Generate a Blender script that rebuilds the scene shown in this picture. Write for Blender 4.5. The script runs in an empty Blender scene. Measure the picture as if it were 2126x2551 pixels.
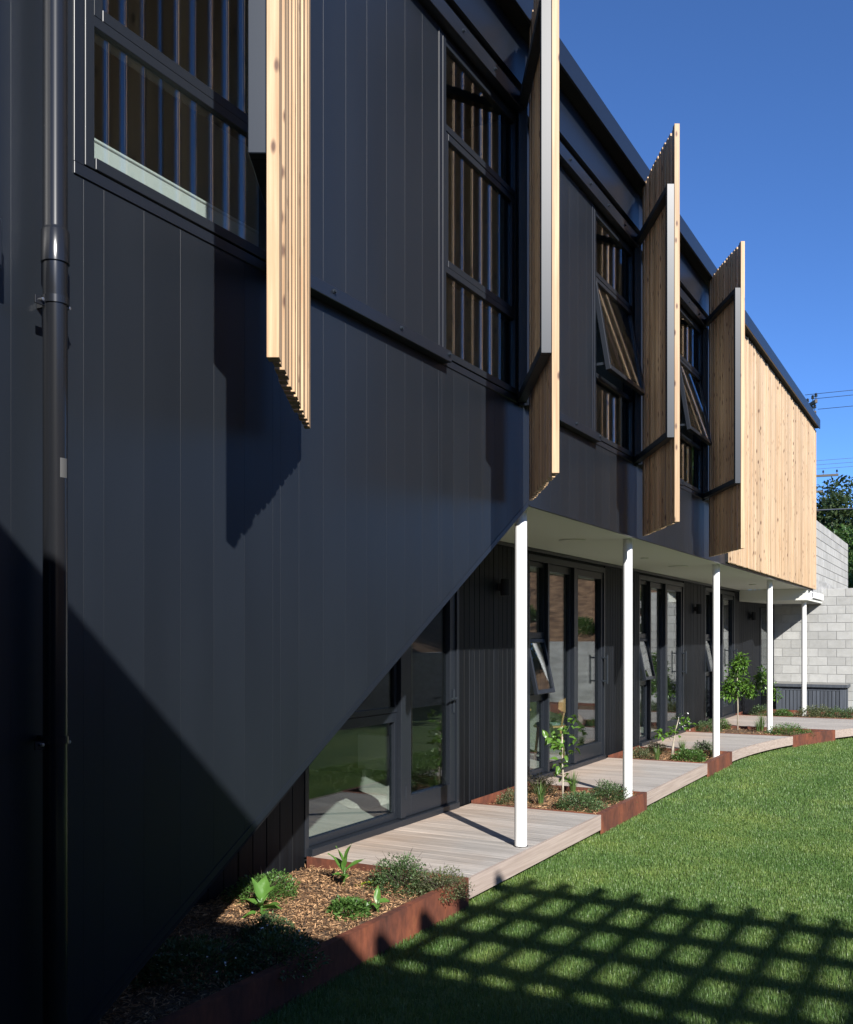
import bpy, bmesh, math, random
import numpy as np
from mathutils import Vector, Matrix, noise

random.seed(11)
rng = np.random.default_rng(11)
SC = bpy.context.scene
COL = SC.collection
PI = math.pi

# ------------------------------------------------------------------ camera
F, CX, HY, PW, PH = 2455.0, 1063.0, 1588.0, 2126.0, 2551.0
YAW = math.radians(28.824)
cam_d = bpy.data.cameras.new('camera')
cam = bpy.data.objects.new('camera', cam_d)
COL.objects.link(cam)
cam.location = (2.99, 0.0, 1.67)
cam.rotation_euler = (PI / 2, 0, YAW)
cam_d.sensor_fit = 'HORIZONTAL'
cam_d.sensor_width = 36.0
cam_d.lens = 36.0 * F / PW
cam_d.shift_y = (HY - PH / 2) / PW
cam_d.clip_start = 0.05
cam_d.clip_end = 600.0
SC.camera = cam

# ------------------------------------------------------------------ sky, sun, exposure
SUN_TO = Vector((0.754 * math.cos(math.radians(31.0)), -0.657 * math.cos(math.radians(31.0)), math.sin(math.radians(31.0))))
world = bpy.data.worlds.new('World')
SC.world = world
world.use_nodes = True
wn = world.node_tree
wn.nodes.clear()
sky = wn.nodes.new('ShaderNodeTexSky')
sky.sky_type = 'NISHITA'
sky.sun_disc = False
sky.sun_elevation = math.radians(31.0)
sky.sun_rotation = math.atan2(SUN_TO.x, SUN_TO.y)
sky.altitude = 0.0
sky.air_density = 0.58
sky.dust_density = 0.0
sky.ozone_density = 10.0
bg = wn.nodes.new('ShaderNodeBackground')
bg.inputs['Strength'].default_value = 0.120
wo = wn.nodes.new('ShaderNodeOutputWorld')
wn.links.new(sky.outputs[0], bg.inputs['Color'])
wn.links.new(bg.outputs[0], wo.inputs['Surface'])
sun_d = bpy.data.lights.new('sun', 'SUN')
sun_d.energy = 5.0
sun_d.angle = math.radians(0.62)
sun_d.color = (1.0, 0.962, 0.905)
sun = bpy.data.objects.new('sun', sun_d)
COL.objects.link(sun)
sun.location = (20, -18, 20)
sun.rotation_euler = (-SUN_TO).to_track_quat('-Z', 'Y').to_euler()
vs = SC.view_settings
vs.view_transform = 'Standard'
vs.look = 'None'
vs.exposure = 0.85
vs.gamma = 1.0
vs.use_curve_mapping = False
SC.cycles.use_denoising = True
SC.cycles.max_bounces = 8
SC.cycles.transparent_max_bounces = 16
SC.cycles.sample_clamp_indirect = 6.0

# ------------------------------------------------------------------ materials
def M(name, col, rough=0.6, var=0.0, spec=0.5, metal=0.0, build=None):
    m = bpy.data.materials.new(name)
    m.use_nodes = True
    nt = m.node_tree
    b = nt.nodes['Principled BSDF']
    b.inputs['Base Color'].default_value = (*col, 1)
    b.inputs['Roughness'].default_value = rough
    b.inputs['Specular IOR Level'].default_value = spec
    b.inputs['Metallic'].default_value = metal
    if build:
        build(nt, b, col, var)
    return m

def N(nt, t, **kw):
    n = nt.nodes.new(t)
    for k, v in kw.items():
        if k in n.inputs.keys():
            n.inputs[k].default_value = v
        else:
            setattr(n, k, v)
    return n

def coords(nt, scale, random_shift=True):
    tc = N(nt, 'ShaderNodeTexCoord')
    mp = N(nt, 'ShaderNodeMapping')
    mp.inputs['Scale'].default_value = scale
    if random_shift:
        oi = N(nt, 'ShaderNodeObjectInfo')
        mm = N(nt, 'ShaderNodeMath', operation='MULTIPLY')
        mm.inputs[1].default_value = 97.0
        nt.links.new(oi.outputs['Random'], mm.inputs[0])
        cb = N(nt, 'ShaderNodeCombineXYZ')
        for i in range(3):
            nt.links.new(mm.outputs[0], cb.inputs[i])
        va = N(nt, 'ShaderNodeVectorMath', operation='ADD')
        nt.links.new(tc.outputs['Object'], va.inputs[0])
        nt.links.new(cb.outputs[0], va.inputs[1])
        nt.links.new(va.outputs[0], mp.inputs[0])
    else:
        nt.links.new(tc.outputs['Object'], mp.inputs[0])
    return mp

def ramp(nt, src, stops):
    r = N(nt, 'ShaderNodeValToRGB')
    e = r.color_ramp.elements
    while len(e) < len(stops):
        e.new(0.5)
    for el, (p, c) in zip(e, stops):
        el.position = p
        el.color = (*c, 1) if len(c) == 3 else c
    nt.links.new(src, r.inputs[0])
    return r

def mixc(nt, a, b, fac, mode='MIX'):
    m = N(nt, 'ShaderNodeMix', data_type='RGBA', blend_type=mode)
    def put(sock, v):
        if hasattr(v, 'links'):
            nt.links.new(v, sock)
        elif isinstance(v, (int, float)):
            sock.default_value = v
        else:
            sock.default_value = (*v, 1)
    put(m.inputs[0], fac)
    put(m.inputs[6], a)
    put(m.inputs[7], b)
    return m.outputs[2]

def bump(nt, b, src, strength, dist=0.01):
    bp = N(nt, 'ShaderNodeBump')
    bp.inputs['Strength'].default_value = strength
    bp.inputs['Distance'].default_value = dist
    nt.links.new(src, bp.inputs['Height'])
    nt.links.new(bp.outputs[0], b.inputs['Normal'])

def objrand(nt, lo, hi):
    oi = N(nt, 'ShaderNodeObjectInfo')
    mr = N(nt, 'ShaderNodeMapRange')
    mr.inputs['To Min'].default_value = lo
    mr.inputs['To Max'].default_value = hi
    nt.links.new(oi.outputs['Random'], mr.inputs['Value'])
    return mr.outputs[0]

def scaled(nt, colsock, fsock):
    v = N(nt, 'ShaderNodeVectorMath', operation='SCALE')
    nt.links.new(colsock, v.inputs[0])
    nt.links.new(fsock, v.inputs['Scale'])
    return v.outputs[0]

def wood_build(scale, light, dark, knots=True, var=(0.8, 1.15), knotscale=(9, 9, 2.2), bumps=0.25):
    def f(nt, b, col, v):
        mp = coords(nt, scale)
        n1 = N(nt, 'ShaderNodeTexNoise', Scale=1.0, Detail=5.0, Roughness=0.6)
        nt.links.new(mp.outputs[0], n1.inputs['Vector'])
        r = ramp(nt, n1.outputs[0], [(0.32, dark), (0.62, light)])
        c = scaled(nt, r.outputs[0], objrand(nt, *var))
        if knots:
            mk = coords(nt, (1, 1, 1))
            sx = N(nt, 'ShaderNodeSeparateXYZ')
            nt.links.new(mk.outputs[0], sx.inputs[0])
            ad = N(nt, 'ShaderNodeMath', operation='ADD')
            nt.links.new(sx.outputs[0], ad.inputs[0])
            nt.links.new(sx.outputs[1], ad.inputs[1])
            kk = []
            for sock, kf in ((ad.outputs[0], knotscale[0]), (sx.outputs[2], knotscale[2])):
                mm = N(nt, 'ShaderNodeMath', operation='MULTIPLY')
                mm.inputs[1].default_value = kf
                nt.links.new(sock, mm.inputs[0])
                kk.append(mm.outputs[0])
            kc = N(nt, 'ShaderNodeCombineXYZ')
            nt.links.new(kk[0], kc.inputs[0])
            nt.links.new(kk[1], kc.inputs[1])
            vo = N(nt, 'ShaderNodeTexVoronoi', Scale=1.0)
            vo.voronoi_dimensions = '2D'
            nt.links.new(kc.outputs[0], vo.inputs['Vector'])
            kr = ramp(nt, vo.outputs['Distance'], [(0.06, (1, 1, 1)), (0.17, (0, 0, 0))])
            vw = N(nt, 'ShaderNodeSeparateColor')
            nt.links.new(vo.outputs['Color'], vw.inputs[0])
            gt = N(nt, 'ShaderNodeMath', operation='GREATER_THAN')
            gt.inputs[1].default_value = 0.62
            nt.links.new(vw.outputs[0], gt.inputs[0])
            mu = N(nt, 'ShaderNodeMath', operation='MULTIPLY')
            nt.links.new(kr.outputs[0], mu.inputs[0])
            nt.links.new(gt.outputs[0], mu.inputs[1])
            c = mixc(nt, c, (0.10, 0.045, 0.02), mu.outputs[0])
        nt.links.new(c, b.inputs['Base Color'])
        bump(nt, b, n1.outputs[0], bumps, 0.002)
    return f

def noise_build(scale, lo, hi, detail=6.0, bumps=0.0, dist=0.005, p=(0.35, 0.65), var=None, shift=True):
    def f(nt, b, col, v):
        mp = coords(nt, scale, shift)
        n1 = N(nt, 'ShaderNodeTexNoise', Scale=1.0, Detail=detail, Roughness=0.62)
        nt.links.new(mp.outputs[0], n1.inputs['Vector'])
        c = ramp(nt, n1.outputs[0], [(p[0], lo), (p[1], hi)]).outputs[0]
        if var:
            c = scaled(nt, c, objrand(nt, *var))
        nt.links.new(c, b.inputs['Base Color'])
        if bumps:
            bump(nt, b, n1.outputs[0], bumps, dist)
    return f

def panel_build(nt, b, col, v):
    mp = coords(nt, (3, 3, 0.6))
    n1 = N(nt, 'ShaderNodeTexNoise', Scale=1.0, Detail=4.0)
    nt.links.new(mp.outputs[0], n1.inputs['Vector'])
    r = ramp(nt, n1.outputs[0], [(0.3, tuple(c * 0.93 for c in col)), (0.7, tuple(c * 1.07 for c in col))])
    nt.links.new(scaled(nt, r.outputs[0], objrand(nt, 0.95, 1.05)), b.inputs['Base Color'])
    r2 = ramp(nt, n1.outputs[0], [(0.3, (0.36,) * 3), (0.7, (0.43,) * 3)])
    nt.links.new(r2.outputs[0], b.inputs['Roughness'])
    mw = coords(nt, (1.6, 1.6, 0.9))
    nw = N(nt, 'ShaderNodeTexNoise', Scale=1.0, Detail=2.0)
    nt.links.new(mw.outputs[0], nw.inputs['Vector'])
    bump(nt, b, nw.outputs[0], 0.35, 0.012)

def corten_build(nt, b, col, v):
    mp = coords(nt, (3.0, 3.0, 2.0), False)
    n1 = N(nt, 'ShaderNodeTexNoise', Scale=1.0, Detail=8.0, Roughness=0.65)
    nt.links.new(mp.outputs[0], n1.inputs['Vector'])
    mp2 = coords(nt, (26, 26, 9), False)
    n2 = N(nt, 'ShaderNodeTexNoise', Scale=1.0, Detail=6.0, Roughness=0.7)
    nt.links.new(mp2.outputs[0], n2.inputs['Vector'])
    r = ramp(nt, n1.outputs[0], [(0.28, (0.055, 0.024, 0.018)), (0.45, (0.12, 0.040, 0.024)), (0.60, (0.185, 0.058, 0.029)), (0.75, (0.27, 0.10, 0.042))])
    r2 = ramp(nt, n2.outputs[0], [(0.35, (0.55, 0.55, 0.55)), (0.65, (1.15, 1.1, 1.05))])
    c = mixc(nt, r.outputs[0], r2.outputs[0], 0.75, 'MULTIPLY')
    nt.links.new(c, b.inputs['Base Color'])
    bump(nt, b, n2.outputs[0], 0.25, 0.003)

def deck_build(nt, b, col, v):
    mp = coords(nt, (2.2, 60, 30))
    n1 = N(nt, 'ShaderNodeTexNoise', Scale=1.0, Detail=6.0, Roughness=0.65)
    nt.links.new(mp.outputs[0], n1.inputs['Vector'])
    # silvered towards the open edge of the deck, redder close to the wall where the weather does not reach
    tc = N(nt, 'ShaderNodeTexCoord')
    geo = N(nt, 'ShaderNodeNewGeometry')
    sp = N(nt, 'ShaderNodeSeparateXYZ')
    nt.links.new(geo.outputs['Position'], sp.inputs[0])
    n3 = N(nt, 'ShaderNodeTexNoise', Scale=1.3, Detail=4.0)
    nt.links.new(geo.outputs['Position'], n3.inputs['Vector'])
    ad = N(nt, 'ShaderNodeMath', operation='MULTIPLY_ADD')
    ad.inputs[1].default_value = 1.6
    nt.links.new(n3.outputs[0], ad.inputs[0])
    nt.links.new(sp.outputs[0], ad.inputs[2])
    mr = N(nt, 'ShaderNodeMapRange')
    mr.inputs['From Min'].default_value = -0.75
    mr.inputs['From Max'].default_value = 0.45
    nt.links.new(ad.outputs[0], mr.inputs['Value'])
    red = ramp(nt, n1.outputs[0], [(0.3, (0.28, 0.20, 0.145)), (0.65, (0.46, 0.36, 0.285))])
    grey = ramp(nt, n1.outputs[0], [(0.3, (0.23, 0.21, 0.19)), (0.65, (0.43, 0.40, 0.37))])
    c = mixc(nt, red.outputs[0], grey.outputs[0], mr.outputs[0])
    nt.links.new(scaled(nt, c, objrand(nt, 0.86, 1.12)), b.inputs['Base Color'])
    bump(nt, b, n1.outputs[0], 0.35, 0.003)

def block_build(nt, b, col, v):
    mp = coords(nt, (5, 5, 5))
    n1 = N(nt, 'ShaderNodeTexNoise', Scale=1.0, Detail=8.0, Roughness=0.7)
    nt.links.new(mp.outputs[0], n1.inputs['Vector'])
    r = ramp(nt, n1.outputs[0], [(0.3, (0.31, 0.31, 0.295)), (0.7, (0.40, 0.40, 0.385))])
    mp2 = coords(nt, (120, 120, 120))
    n2 = N(nt, 'ShaderNodeTexNoise', Scale=1.0, Detail=3.0)
    nt.links.new(mp2.outputs[0], n2.inputs['Vector'])
    nt.links.new(scaled(nt, r.outputs[0], objrand(nt, 0.86, 1.10)), b.inputs['Base Color'])
    bump(nt, b, n2.outputs[0], 0.3, 0.003)

def glass_mat():
    m = bpy.data.materials.new('window_glass')
    m.use_nodes = True
    nt = m.node_tree
    nt.nodes.clear()
    out = N(nt, 'ShaderNodeOutputMaterial')
    tr = N(nt, 'ShaderNodeBsdfTransparent')
    tr.inputs[0].default_value = (0.80, 0.84, 0.825, 1)
    gl = N(nt, 'ShaderNodeBsdfGlossy')
    gl.inputs['Color'].default_value = (0.93, 0.95, 0.97, 1)
    gl.inputs['Roughness'].default_value = 0.0
    lw = N(nt, 'ShaderNodeLayerWeight')
    lw.inputs['Blend'].default_value = 0.5
    pw = N(nt, 'ShaderNodeMath', operation='POWER')
    pw.inputs[1].default_value = 5.0
    nt.links.new(lw.outputs['Facing'], pw.inputs[0])
    ma = N(nt, 'ShaderNodeMath', operation='MULTIPLY_ADD')
    ma.inputs[1].default_value = 0.87
    ma.inputs[2].default_value = 0.105
    nt.links.new(pw.outputs[0], ma.inputs[0])
    mx = N(nt, 'ShaderNodeMixShader')
    nt.links.new(ma.outputs[0], mx.inputs[0])
    nt.links.new(tr.outputs[0], mx.inputs[1])
    nt.links.new(gl.outputs[0], mx.inputs[2])
    nt.links.new(mx.outputs[0], out.inputs['Surface'])
    return m

def leaf_mat(name, c1, c2, rough=0.45, trans=0.28, scale=14.0):
    m = bpy.data.materials.new(name)
    m.use_nodes = True
    nt = m.node_tree
    b = nt.nodes['Principled BSDF']
    out = nt.nodes['Material Output']
    geo = N(nt, 'ShaderNodeNewGeometry')
    r = ramp(nt, geo.outputs['Random Per Island'], [(0.0, c1), (1.0, c2)])
    nt.links.new(r.outputs[0], b.inputs['Base Color'])
    b.inputs['Roughness'].default_value = rough
    b.inputs['Specular IOR Level'].default_value = 0.4
    tl = N(nt, 'ShaderNodeBsdfTranslucent')
    br = mixc(nt, r.outputs[0], (0.35, 0.5, 0.06), 0.25)
    nt.links.new(br, tl.inputs[0])
    mx = N(nt, 'ShaderNodeMixShader')
    mx.inputs[0].default_value = trans
    nt.links.new(b.outputs[0], mx.inputs[1])
    nt.links.new(tl.outputs[0], mx.inputs[2])
    nt.links.new(mx.outputs[0], out.inputs['Surface'])
    return m

PANEL = M('charcoal_cladding', (0.0098, 0.0128, 0.0178), 0.4, build=panel_build)
BANDM = M('charcoal_flashing', (0.0095, 0.0125, 0.019), 0.32)
TRIM = M('charcoal_trim', (0.0095, 0.0125, 0.019), 0.36)
STEEL = M('dark_steel', (0.016, 0.021, 0.028), 0.37, metal=0.0, spec=0.38)
PIPE = M('black_pipe_plastic', (0.011, 0.012, 0.0145), 0.2)
FRAME = M('window_aluminium', (0.0125, 0.0155, 0.021), 0.38, spec=0.35)
DARK = M('dark_backing', (0.006, 0.006, 0.007), 0.8)
PINE = M('pale_pine', (0.6, 0.42, 0.25), 0.62, build=wood_build((42, 42, 1.3), (0.56, 0.385, 0.222), (0.38, 0.225, 0.11), var=(0.70, 1.12), knotscale=(13, 13, 5.0)))
PINEW = M('pale_pine_wall', (0.6, 0.42, 0.25), 0.62, build=wood_build((42, 42, 1.3), (0.56, 0.41, 0.262), (0.43, 0.28, 0.157), knotscale=(11, 11, 4.2), var=(0.78, 1.12)))
BLACKW = M('black_stained_timber', (0.012, 0.012, 0.014), 0.6, spec=0.22, build=wood_build((34, 34, 1.1), (0.0044, 0.0056, 0.0080), (0.0016, 0.0021, 0.0030), knots=False, var=(0.7, 1.4), bumps=0.5))
BENCHW = M('grey_stained_timber', (0.05, 0.055, 0.065), 0.6, build=wood_build((34, 34, 1.5), (0.072, 0.084, 0.104), (0.046, 0.054, 0.067), knots=False, var=(0.85, 1.15)))
BENCHT = M('weathered_bench_top', (0.2, 0.2, 0.19), 0.7, build=wood_build((1.5, 34, 34), (0.22, 0.215, 0.20), (0.13, 0.13, 0.125), knots=False))
DECK = M('weathered_decking', (0.4, 0.35, 0.3), 0.75, build=deck_build)
DECKF = M('deck_edge_board', (0.42, 0.34, 0.29), 0.75, build=wood_build((55, 1.2, 55), (0.37, 0.305, 0.265), (0.26, 0.205, 0.175), knots=False, var=(0.92, 1.06)))
CORTEN = M('rusted_steel', (0.15, 0.05, 0.03), 0.72, build=corten_build)
WHITE = M('white_paint', (0.80, 0.80, 0.79), 0.42)
SOFFIT = M('soffit_paint', (0.66, 0.665, 0.60), 0.7)
BLOCK = M('concrete_block', (0.42, 0.42, 0.4), 0.85, build=block_build)
MORTAR = M('mortar', (0.31, 0.31, 0.30), 0.9)
RENDERC = M('smooth_concrete', (0.4, 0.4, 0.4), 0.8, build=noise_build((2.2, 2.2, 7), (0.24, 0.24, 0.23), (0.42, 0.42, 0.41), detail=9, bumps=0.3))
GLASS = glass_mat()
PLASTER = M('room_plaster', (0.30, 0.305, 0.30), 0.8)
CARPET = M('room_carpet', (0.34, 0.34, 0.31), 0.95, build=noise_build((90, 90, 90), (0.40, 0.40, 0.37), (0.55, 0.55, 0.52), bumps=0.4))
OAK = M('oak', (0.42, 0.24, 0.10), 0.5, build=wood_build((26, 26, 1.8), (0.60, 0.37, 0.165), (0.45, 0.26, 0.105), knots=False))
WOOL = M('white_wool', (0.74, 0.70, 0.64), 0.95, build=noise_build((50, 50, 50), (0.62, 0.57, 0.51), (0.80, 0.77, 0.71), bumps=0.8, dist=0.02))
DKCAB = M('dark_cabinet', (0.035, 0.035, 0.035), 0.6)
SEATP = M('seat_fabric', (0.16, 0.24, 0.23), 0.9)
ZINC = M('bright_zinc', (0.42, 0.43, 0.45), 0.35, metal=0.9)
SOIL = M('dark_soil', (0.07, 0.045, 0.028), 0.95, build=noise_build((14, 14, 14), (0.045, 0.028, 0.017), (0.16, 0.095, 0.05), bumps=0.8, dist=0.02, shift=False))
CHIP = leaf_mat('bark_chip', (0.11, 0.050, 0.022), (0.58, 0.355, 0.185), rough=0.85, trans=0.0)
PAPER = M('pale_tape', (0.07, 0.07, 0.068), 0.6)
DIRT = M('earth', (0.06, 0.05, 0.035), 0.95)
STUMP = M('grey_pole_timber', (0.10, 0.085, 0.07), 0.85)
WIREM = M('wire', (0.10, 0.11, 0.13), 0.5)
BARK = M('pale_bark', (0.38, 0.33, 0.26), 0.8, build=noise_build((30, 30, 12), (0.28, 0.235, 0.175), (0.47, 0.42, 0.34)))
TRUNKM = M('tree_bark', (0.07, 0.052, 0.038), 0.9, build=noise_build((8, 8, 2), (0.04, 0.03, 0.022), (0.11, 0.085, 0.065), bumps=0.5))

LEAF_SHRUB = leaf_mat('shrub_leaf', (0.045, 0.085, 0.032), (0.125, 0.195, 0.080))
LEAF_OLIVE = leaf_mat('olive_leaf', (0.065, 0.088, 0.040), (0.165, 0.185, 0.090))
LEAF_BROWN = leaf_mat('bronze_leaf', (0.045, 0.034, 0.022), (0.12, 0.105, 0.055))
LEAF_GC = leaf_mat('cover_leaf', (0.045, 0.105, 0.024), (0.115, 0.215, 0.052), rough=0.35)
LEAF_BROAD = leaf_mat('broad_leaf', (0.075, 0.185, 0.032), (0.13, 0.27, 0.055), rough=0.36, trans=0.34)
LEAF_YEL = leaf_mat('yellow_leaf', (0.34, 0.42, 0.03), (0.40, 0.46, 0.04), trans=0.35)
LEAF_CIT = leaf_mat('citrus_leaf', (0.045, 0.115, 0.022), (0.125, 0.235, 0.035), rough=0.28, trans=0.25)
LEAF_GRASSY = leaf_mat('strappy_leaf', (0.050, 0.105, 0.030), (0.150, 0.235, 0.070), rough=0.4)
PETAL = M('white_petal', (0.85, 0.84, 0.82), 0.6)
TREE_DARK = leaf_mat('tree_leaf_dark', (0.018, 0.038, 0.014), (0.060, 0.085, 0.030), trans=0.15)
TREE_MID = leaf_mat('tree_leaf_green', (0.035, 0.085, 0.020), (0.085, 0.155, 0.040), trans=0.2)
BLADE = leaf_mat('grass_blade', (0.062, 0.146, 0.032), (0.180, 0.272, 0.082), rough=0.42, trans=0.28)
def blade_patches():
    nt = BLADE.node_tree
    b = nt.nodes['Principled BSDF']
    old = b.inputs['Base Color'].links[0].from_socket
    geo = N(nt, 'ShaderNodeNewGeometry')
    n1 = N(nt, 'ShaderNodeTexNoise', Scale=1.1, Detail=7.0, Roughness=0.7)
    nt.links.new(geo.outputs['Position'], n1.inputs['Vector'])
    r = ramp(nt, n1.outputs[0], [(0.30, (0.60, 0.74, 0.58)), (0.47, (1.0, 1.0, 1.0)), (0.60, (1.35, 1.18, 1.1)), (0.74, (1.95, 1.45, 1.35))])
    c = mixc(nt, old, r.outputs[0], 1.0, 'MULTIPLY')
    nt.links.new(c, b.inputs['Base Color'])
blade_patches()

def lawn_build(nt, b, col, v):
    geo = N(nt, 'ShaderNodeNewGeometry')
    n1 = N(nt, 'ShaderNodeTexNoise', Scale=1.1, Detail=5.0)
    n2 = N(nt, 'ShaderNodeTexNoise', Scale=70.0, Detail=4.0)
    nt.links.new(geo.outputs['Position'], n1.inputs['Vector'])
    nt.links.new(geo.outputs['Position'], n2.inputs['Vector'])
    r1 = ramp(nt, n1.outputs[0], [(0.3, (0.055, 0.105, 0.028)), (0.7, (0.11, 0.160, 0.050))])
    r2 = ramp(nt, n2.outputs[0], [(0.3, (0.55, 0.55, 0.5)), (0.7, (1.25, 1.25, 1.15))])
    nt.links.new(mixc(nt, r1.outputs[0], r2.outputs[0], 1.0, 'MULTIPLY'), b.inputs['Base Color'])
    bump(nt, b, n2.outputs[0], 0.8, 0.03)
LAWN = M('lawn_turf', (0.07, 0.12, 0.03), 0.85, build=lawn_build)
BANK = M('mulch_bank', (0.17, 0.09, 0.05), 0.95, build=noise_build((3.5, 3.5, 3.5), (0.085, 0.045, 0.025), (0.26, 0.155, 0.085), detail=9, bumps=0.6, dist=0.05, shift=False))

# ------------------------------------------------------------------ helpers
WOFF = {}
def woff(o):
    return WOFF.get(o.name, Vector((0, 0, 0))) if o else Vector((0, 0, 0))

def link(name, data, parent=None, loc=(0, 0, 0), rot=None, local=False, **props):
    """loc is a world position unless local=True (used inside turned things)"""
    o = bpy.data.objects.new(name, data)
    COL.objects.link(o)
    loc = Vector(loc)
    if parent:
        o.parent = parent
        o.location = loc if local else loc - woff(parent)
    else:
        o.location = loc
    WOFF[o.name] = loc
    if rot is not None:
        o.rotation_euler = rot
    for k, v in props.items():
        o[k] = v
    return o

def thing(name, label, cat, loc, group=None, rotz=None):
    o = link(name, None, None, loc)
    o.empty_display_size = 0.2
    o['label'] = label
    o['category'] = cat
    if group:
        o['group'] = group
    if rotz is not None:
        o.rotation_euler = (0, 0, rotz)
    return o

def mesh_from(name, verts, faces, mat, smooth=False):
    me = bpy.data.meshes.new(name)
    me.from_pydata([tuple(v) for v in verts], [], faces)
    me.materials.append(mat)
    if smooth:
        for p in me.polygons:
            p.use_smooth = True
    me.update()
    return me

BOXES = {}
def box_mesh(dx, dy, dz, mat, bev=0.0):
    key = (round(dx, 4), round(dy, 4), round(dz, 4), mat.name, bev)
    if key in BOXES:
        return BOXES[key]
    bm = bmesh.new()
    bmesh.ops.create_cube(bm, size=1.0, matrix=Matrix.Diagonal((dx, dy, dz, 1)))
    if bev > 0:
        bmesh.ops.bevel(bm, geom=bm.edges[:], offset=min(bev, dx * .3, dy * .3, dz * .3), segments=1, affect='EDGES', profile=0.5)
    me = bpy.data.meshes.new('block_mesh')
    bm.to_mesh(me)
    bm.free()
    me.materials.append(mat)
    BOXES[key] = me
    return me

def box(name, x, y, z, mat, parent=None, bev=0.0, local=False, **props):
    (x0, x1), (y0, y1), (z0, z1) = x, y, z
    return link(name, box_mesh(x1 - x0, y1 - y0, z1 - z0, mat, bev), parent,
                ((x0 + x1) / 2, (y0 + y1) / 2, (z0 + z1) / 2), local=local, **props)

def multi_mesh(name, boxes, mat, bev=0.0, origin=(0, 0, 0)):
    bm = bmesh.new()
    for (x, y, z) in boxes:
        m = Matrix.Translation(((x[0] + x[1]) / 2 - origin[0], (y[0] + y[1]) / 2 - origin[1], (z[0] + z[1]) / 2 - origin[2])) @ Matrix.Diagonal((x[1] - x[0], y[1] - y[0], z[1] - z[0], 1))
        r = bmesh.ops.create_cube(bm, size=1.0, matrix=m)
        if bev:
            ed = list({e for v in r['verts'] for e in v.link_edges})
            bmesh.ops.bevel(bm, geom=ed, offset=bev, segments=1, affect='EDGES', profile=0.5)
    me = bpy.data.meshes.new(name)
    bm.to_mesh(me)
    bm.free()
    me.materials.append(mat)
    return me

def prism_yz(poly, x0, x1, mat, ch=0.0, origin=(0, 0, 0)):
    """polygon in (y,z), counter-clockwise seen from +x; front at x1, side edges of the front chamfered"""
    n = len(poly)
    ys = [p[0] for p in poly]
    ylo, yhi = min(ys), max(ys)
    v = []
    for y, z in poly:
        v.append((x0 - origin[0], y - origin[1], z - origin[2]))
    for y, z in poly:
        v.append((x1 - ch - origin[0], y - origin[1], z - origin[2]))
    for y, z in poly:
        t = (y - ylo) / max(1e-6, yhi - ylo)
        yy = y + ch * (1 - 2 * t)
        v.append((x1 - origin[0], yy - origin[1], z - origin[2]))
    f = [tuple(range(n - 1, -1, -1)), tuple(range(2 * n, 3 * n))]
    for a in range(2):
        for i in range(n):
            j = (i + 1) % n
            f.append((a * n + i, a * n + j, (a + 1) * n + j, (a + 1) * n + i))
    return mesh_from('board_mesh', v, f, mat)

def lathe(name, prof, mat, seg=24, smooth=True, cap=True):
    v, f = [], []
    for r, z in prof:
        for k in range(seg):
            a = 2 * PI * k / seg
            v.append((r * math.cos(a), r * math.sin(a), z))
    for i in range(len(prof) - 1):
        for k in range(seg):
            j = (k + 1) % seg
            f.append((i * seg + k, i * seg + j, (i + 1) * seg + j, (i + 1) * seg + k))
    if cap:
        f.append(tuple(range(seg - 1, -1, -1)))
        f.append(tuple((len(prof) - 1) * seg + k for k in range(seg)))
    me = mesh_from(name, v, f, mat)
    if smooth:
        for p in me.polygons:
            p.use_smooth = len(p.vertices) == 4
        try:
            me.set_sharp_from_angle(angle=math.radians(40))
        except Exception:
            pass
    return me

def tube(name, pts, radii, mat, seg=8):
    v, f = [], []
    pts = [Vector(p) for p in pts]
    for i, p in enumerate(pts):
        d = (pts[min(i + 1, len(pts) - 1)] - pts[max(i - 1, 0)]).normalized()
        a = d.orthogonal().normalized()
        if i and abs(a.dot(pa)) < 0.999:
            a = (pa - d * pa.dot(d)).normalized()
        pa = a
        b = d.cross(a)
        r = radii[i] if hasattr(radii, '__len__') else radii
        for k in range(seg):
            t = 2 * PI * k / seg
            v.append(p + a * (r * math.cos(t)) + b * (r * math.sin(t)))
    for i in range(len(pts) - 1):
        for k in range(seg):
            j = (k + 1) % seg
            f.append((i * seg + k, i * seg + j, (i + 1) * seg + j, (i + 1) * seg + k))
    f.append(tuple(range(seg - 1, -1, -1)))
    f.append(tuple((len(pts) - 1) * seg + k for k in range(seg)))
    return mesh_from(name, v, f, mat, True)

def np_mesh(name, verts, tris, mat):
    me = bpy.data.meshes.new(name)
    nv, nf = len(verts), len(tris)
    k = tris.shape[1]
    me.vertices.add(nv)
    me.vertices.foreach_set('co', np.ascontiguousarray(verts, dtype=np.float32).ravel())
    me.loops.add(nf * k)
    me.loops.foreach_set('vertex_index', np.ascontiguousarray(tris, dtype=np.int32).ravel())
    me.polygons.add(nf)
    me.polygons.foreach_set('loop_start', np.arange(0, nf * k, k, dtype=np.int32))
    me.polygons.foreach_set('loop_total', np.full(nf, k, dtype=np.int32))
    me.materials.append(mat)
    me.update(calc_edges=True)
    me.validate()
    return me

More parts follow.
